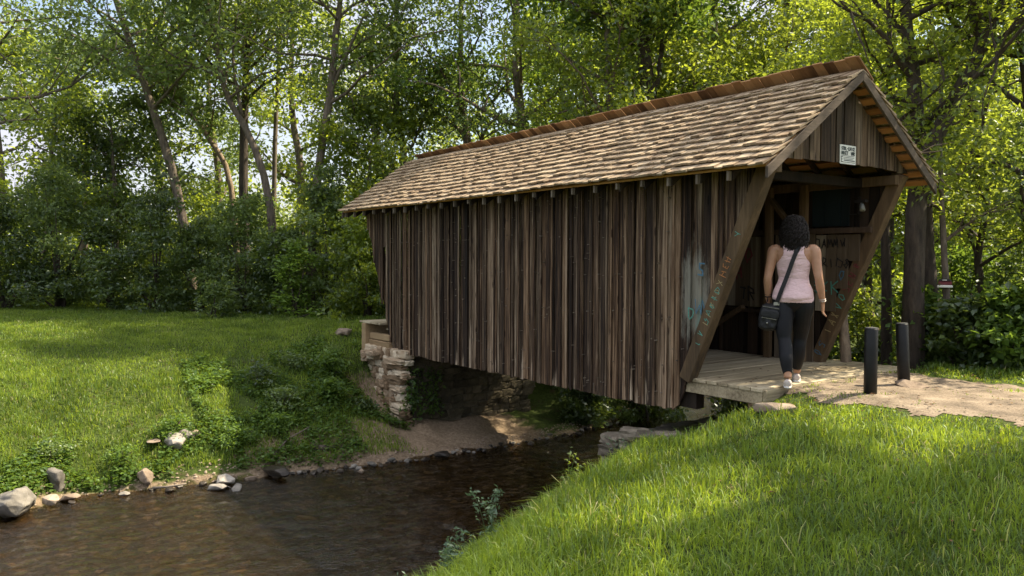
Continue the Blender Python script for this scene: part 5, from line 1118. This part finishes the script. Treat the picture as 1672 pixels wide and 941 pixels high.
# creeper on the abutment corner
cr0 = empty('creeper', 'green creeper trailing down the dark creek face of the abutment pillar', 'plant', (-6.1, .1, -1.4)); pts = []; mb = MB()
for k in range(9):
    y = random.uniform(-.02, .9) if k > 4 else random.uniform(-.05, .25); z0, z1 = random.uniform(-.9, -.6), random.uniform(-1.5, -1.1); c = curve([(-6.08, y, z0), (-6.02, y+random.uniform(-.1, .1), (z0+z1)/2), (-6.0, y+random.uniform(-.15, .15), z1)], 8); mb.tube([Vector(q) for q in c], [.006]*8, 4)
    for q in c:
        for _ in range(9): pts.append(q+rng.normal(size=3)*np.array([.02, .05, .04]))
mb.build('stem', M_bark_dark, cr0, True); foliage('leaves', M_leaf_fresh, cr0, pts, .075, .35, .55, tone=-.1)

# ------------------------------------------------------------------ grass, ground cover, litter
def blades(x, y, z, h, wd, lean=.45, seg=2, up=.0):
    N = len(x); th = rng.uniform(0, 2*math.pi, N); fx, fy = np.cos(th), np.sin(th); a = rng.uniform(0, 2*math.pi, N); lx, ly = np.cos(a), np.sin(a)
    ln = np.abs(rng.normal(size=N))*lean*h; b0 = np.stack([x, y, z], 1); sd = np.stack([fx, fy, 0*fx], 1)*wd[:, None]*.5; ld = np.stack([lx, ly, 0*lx], 1)
    m_ = b0+ld*(ln*.35)[:, None]; m_[:, 2] += h*.58; tp = b0+ld*ln[:, None]; tp[:, 2] += h*np.clip(1-(ln/h)**2*.35, .3, 1)
    V = np.stack([b0-sd, b0+sd, m_+sd*.8, m_-sd*.8, tp], 1).reshape(-1, 3); i = np.arange(N)[:, None]*5
    T = np.concatenate([i+np.array([[0, 1, 2]]), i+np.array([[0, 2, 3]]), i+np.array([[3, 2, 4]])], 1).reshape(-1, 3); return V, T
def in_view(x, y, z, mu=260, mv=160):
    u, v, d = project(np.stack([x, y, z], 1)); return (d > .3) & (u > -mu) & (u < 1672+mu) & (v < 941+mv), d
def grass_field(name, label, x, y, hfun, dens_ref, dref, wd0, mt_, power=1.3, h0=.08, tone=0, lean=.45):
    z = H(x, y); ok, d = in_view(x, y, z); keep = ok & (rng.uniform(size=len(x)) < np.minimum(1, (dref/np.maximum(d, .5))**power)); x, y, z, d = x[keep], y[keep], z[keep], d[keep]
    m_ = hfun(x, y); x, y, z, d, m_ = (q[m_ > 0] for q in (x, y, z, d, m_))
    h = h0*m_*rng.uniform(.5, 1.25, len(x))*(1+.5*vnoise(x, y, .18, 41)+.5*vnoise(x, y, .6, 42)); h = np.maximum(h, .012); wd = wd0*np.maximum(1, d/dref)**(power*.5)*rng.uniform(.7, 1.3, len(x))
    V, T = blades(x, y, z-.004, h, wd, lean); r = np.clip(.40+tone+.62*vnoise(x, y, .3, 43)+.45*vnoise(x, y, 1.4, 44)+rng.normal(size=len(x))*.20, 0, .86); r = np.where(rng.uniform(size=len(x)) < .035+.12*np.clip(vnoise(x, y, .7, 46), 0, 1), 1.0, r)
    return tag(link(name, mk_mesh(name, V, tri=T, rnd=np.repeat(r, 5)), mt_), label, 'grass', kind='stuff')
def right_mask(x, y):
    xc = np.interp(y, YC, XC); xr = np.interp(y, YR, XR); m_ = (x > xr+.55).astype(float)
    pw, okp = path_w(x, y); onpath = (pw > -.04) & (x > .9); edge = sstep(.0, .5, -pw)
    m_ = np.where(x > .8, m_*(.42+.58*edge), m_)                      # short worn turf near the path
    tuft = np.zeros(len(x), bool)
    for tx, ty, tr in ((1.05, 1.05, .10), (1.02, 1.35, .08), (1.0, .62, .07), (1.08, 2.15, .14), (1.3, 2.25, .12), (1.58, .46, .13), (1.72, .72, .07), (1.45, .3, .10), (1.02, 1.9, .08), (2.3, 1.9, .10)): tuft |= np.hypot(x-tx, (y-ty)*.8) < tr*(1+vnoise(x, y, .06, 53))
    keepm = np.where(tuft, .5, 0)
    m_ = np.where(onpath & (rng.uniform(size=len(x)) > .01+.45*sstep(.10, .30, vnoise(x, y, .38, 51)+.5*vnoise(x, y, .12, 52)-.25*np.clip(pw, 0, .8)))|(onpath & (x < 1.0)), 0, m_)
    m_ = np.where((y > -.05) & (x < 1.0), 0, m_); m_ = np.where((x < 1.25) & (y > -.35) & (y < .2) & (x > .8), m_*.9, m_)
    m_ = m_*(1+.75*sstep(1.1, .1, x-xc))*(1-.25*sstep(2.2, 4, x))      # longer blades along the bank edge
    bare = vnoise(x, y, .45, 61)+.6*vnoise(x, y, .16, 62); m_ = np.where((bare > .33) & (x-xc > 1.0) & (rng.uniform(size=len(x)) < .7), m_*.35, m_)
    m_ = np.maximum(m_, keepm*(rng.uniform(size=len(x)) < .6)*(x > .96))
    return m_
N = 560000; gx = rng.uniform(-1.3, 7.2, N); gy = rng.uniform(-7.5, 4.2, N)
grass_field('lawn_grass', 'bright green grass of the near bank, long by the water and short by the dirt path', gx, gy, right_mask, 0, 3.0, .0050, M_grass, 1.25, .082, 0, .8)
def left_mask(x, y):
    xl = np.interp(y, YL, XL); s = xl-x; m_ = (s > .2).astype(float); m_ = m_*np.where(s < 3, .9, .75)
    br = sstep(-1.0, -.2, y)*sstep(-7.5, -6.7, x); m_ = np.where(rng.uniform(size=len(x)) < br, 0, m_)
    scar = vnoise(x, y, .8, 71)+.5*vnoise(x, y, .3, 72); m_ = np.where((scar > .22) & (s < 3.2) & (y > -4) & (rng.uniform(size=len(x)) < .85), 0, m_)
    m_ = np.where((y > -.2) & (x > -7.7), 0, m_)
    return m_
N = 420000; gx = -5-np.abs(rng.uniform(0, 1, N))**1.15*17; gy = rng.uniform(-10, 5, N)
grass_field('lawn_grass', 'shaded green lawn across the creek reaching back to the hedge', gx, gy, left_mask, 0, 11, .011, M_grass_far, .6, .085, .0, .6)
# clover and broad weeds spread through both lawns
def cover(name, lab, x, y, mask, size, mt_, zoff=.03, tone=0):
    z = H(x, y); ok, d = in_view(x, y, z); m_ = mask(x, y)*ok; k = m_ > 0; c = np.stack([x[k], y[k], z[k]+rng.uniform(.0, zoff, k.sum())], 1)
    return tag(foliage(name, mt_, None, c, size, .75, .75, tone=tone), lab, 'ground cover', kind='stuff')
N = 26000; gx = rng.uniform(-.6, 6.5, N); gy = rng.uniform(-6.5, -.4, N)
grass_field('tall_grass', 'taller pale grass blades standing above the near bank lawn', gx, gy, lambda x, y: (right_mask(x, y) > .5)*(vnoise(x, y, .5, 66) > .04)*1.0, 0, 3.0, .0052, M_grass, 1.0, .135, .2, .75)
N = 90000; gx = rng.uniform(.3, 7, N); gy = rng.uniform(-6.5, 1, N)
cover('clover', 'small clover leaves growing through the near lawn', gx, gy, lambda x, y: (right_mask(x, y) > 0)*(vnoise(x, y, .4, 81) > .02)*(np.interp(y, YC, XC)+.7 < x), .016, M_leaf_fresh, .03)
N = 60000; gx = rng.uniform(-9.5, -5.1, N); gy = rng.uniform(-7.5, -.15, N)
def bmask(x, y):
    s = np.interp(y, YL, XL)-x; sc = vnoise(x, y, .6, 91)+.5*vnoise(x, y, .22, 92)
    return (s > .10)*(s < 3.6)*(sc > np.where(y > -3.3, -.16, .16+.3*(s > .9))+.12*(s-1.5))*(1-((y > -1.2) & (s < 1.0)))
cover('ground_cover', 'tangle of low leafy weeds covering the left bank above the water', gx, gy, bmask, .058, M_leaf_fresh, .13, -.12)
# fallen leaves and clods on the path and deck
def litter(name, lab, n, fx, mt_, size):
    x = fx[0]+rng.uniform(0, 1, n)*(fx[1]-fx[0]); y = fx[2]+rng.uniform(0, 1, n)*(fx[3]-fx[2]); z = H(x, y)+.02
    dk = (x < DX) & (y > 0) & (y < 2.5); z = np.where(dk, .006, z+.012*(~dk)); c = np.stack([x, y, z], 1); V, T = leaf_arrays(c, size, .93, .6, .05)
    return tag(link(name, mk_mesh(name, V, tri=T, rnd=np.repeat(rng.uniform(0, 1, n), 4)), mt_), lab, 'leaves', kind='stuff')
M_litter = leafmat('dry_leaves', (.05, .022, .010), (.13, .065, .025), (.26, .16, .07), (.1, .05, .02), .2)
litter('fallen_leaves', 'dry brown leaves scattered over the dirt path and deck', 420, (-.5, 5.5, -.1, 3.0), M_litter, .038)
litter('fallen_leaves', 'dry leaf litter in the short grass beside the path', 260, (1.2, 6, -2.2, .3), M_litter, .034)
mb = MB(); random.seed(14)
for k in range(420):
    x = random.uniform(.98, 6); y = random.uniform(.1, 2.9); 
    if float(path_w(np.array([x]), np.array([y]))[0][0]) < .05: continue
    r = random.uniform(.004, .014); z = Hs(x, y)+.012
    mb.add([(x-r, y, z), (x, y-r, z), (x+r, y, z), (x, y+r, z), (x, y, z+r*.9)], [(0, 1, 4), (1, 2, 4), (2, 3, 4), (3, 0, 4)])
tag(mb.build('pebbles', M_path), 'tiny clods and pebbles strewn on the dirt path', 'pebbles', kind='stuff')
mb = MB()
for k in range(1500):       # gravel along the water below the sand slope
    y = random.uniform(-6.5, 3); x = float(np.interp(y, YL, XL))-random.uniform(-.12, .30)**1; r = random.uniform(.006, .026); z = Hs(x, y)
    blobv = [(x+r*a, y+r*b_, z+r*c*.7) for a, b_, c in ((1, 0, 0), (-1, .1, 0), (0, 1, .1), (.1, -1, 0), (0, .1, 1), (0, 0, -1))]
    mb.add(blobv, [(0, 2, 4), (2, 1, 4), (1, 3, 4), (3, 0, 4), (2, 0, 5), (1, 2, 5), (3, 1, 5), (0, 3, 5)])
tag(mb.build('gravel', M_rock_warm), 'loose gravel along the far waterline', 'gravel', kind='stuff')
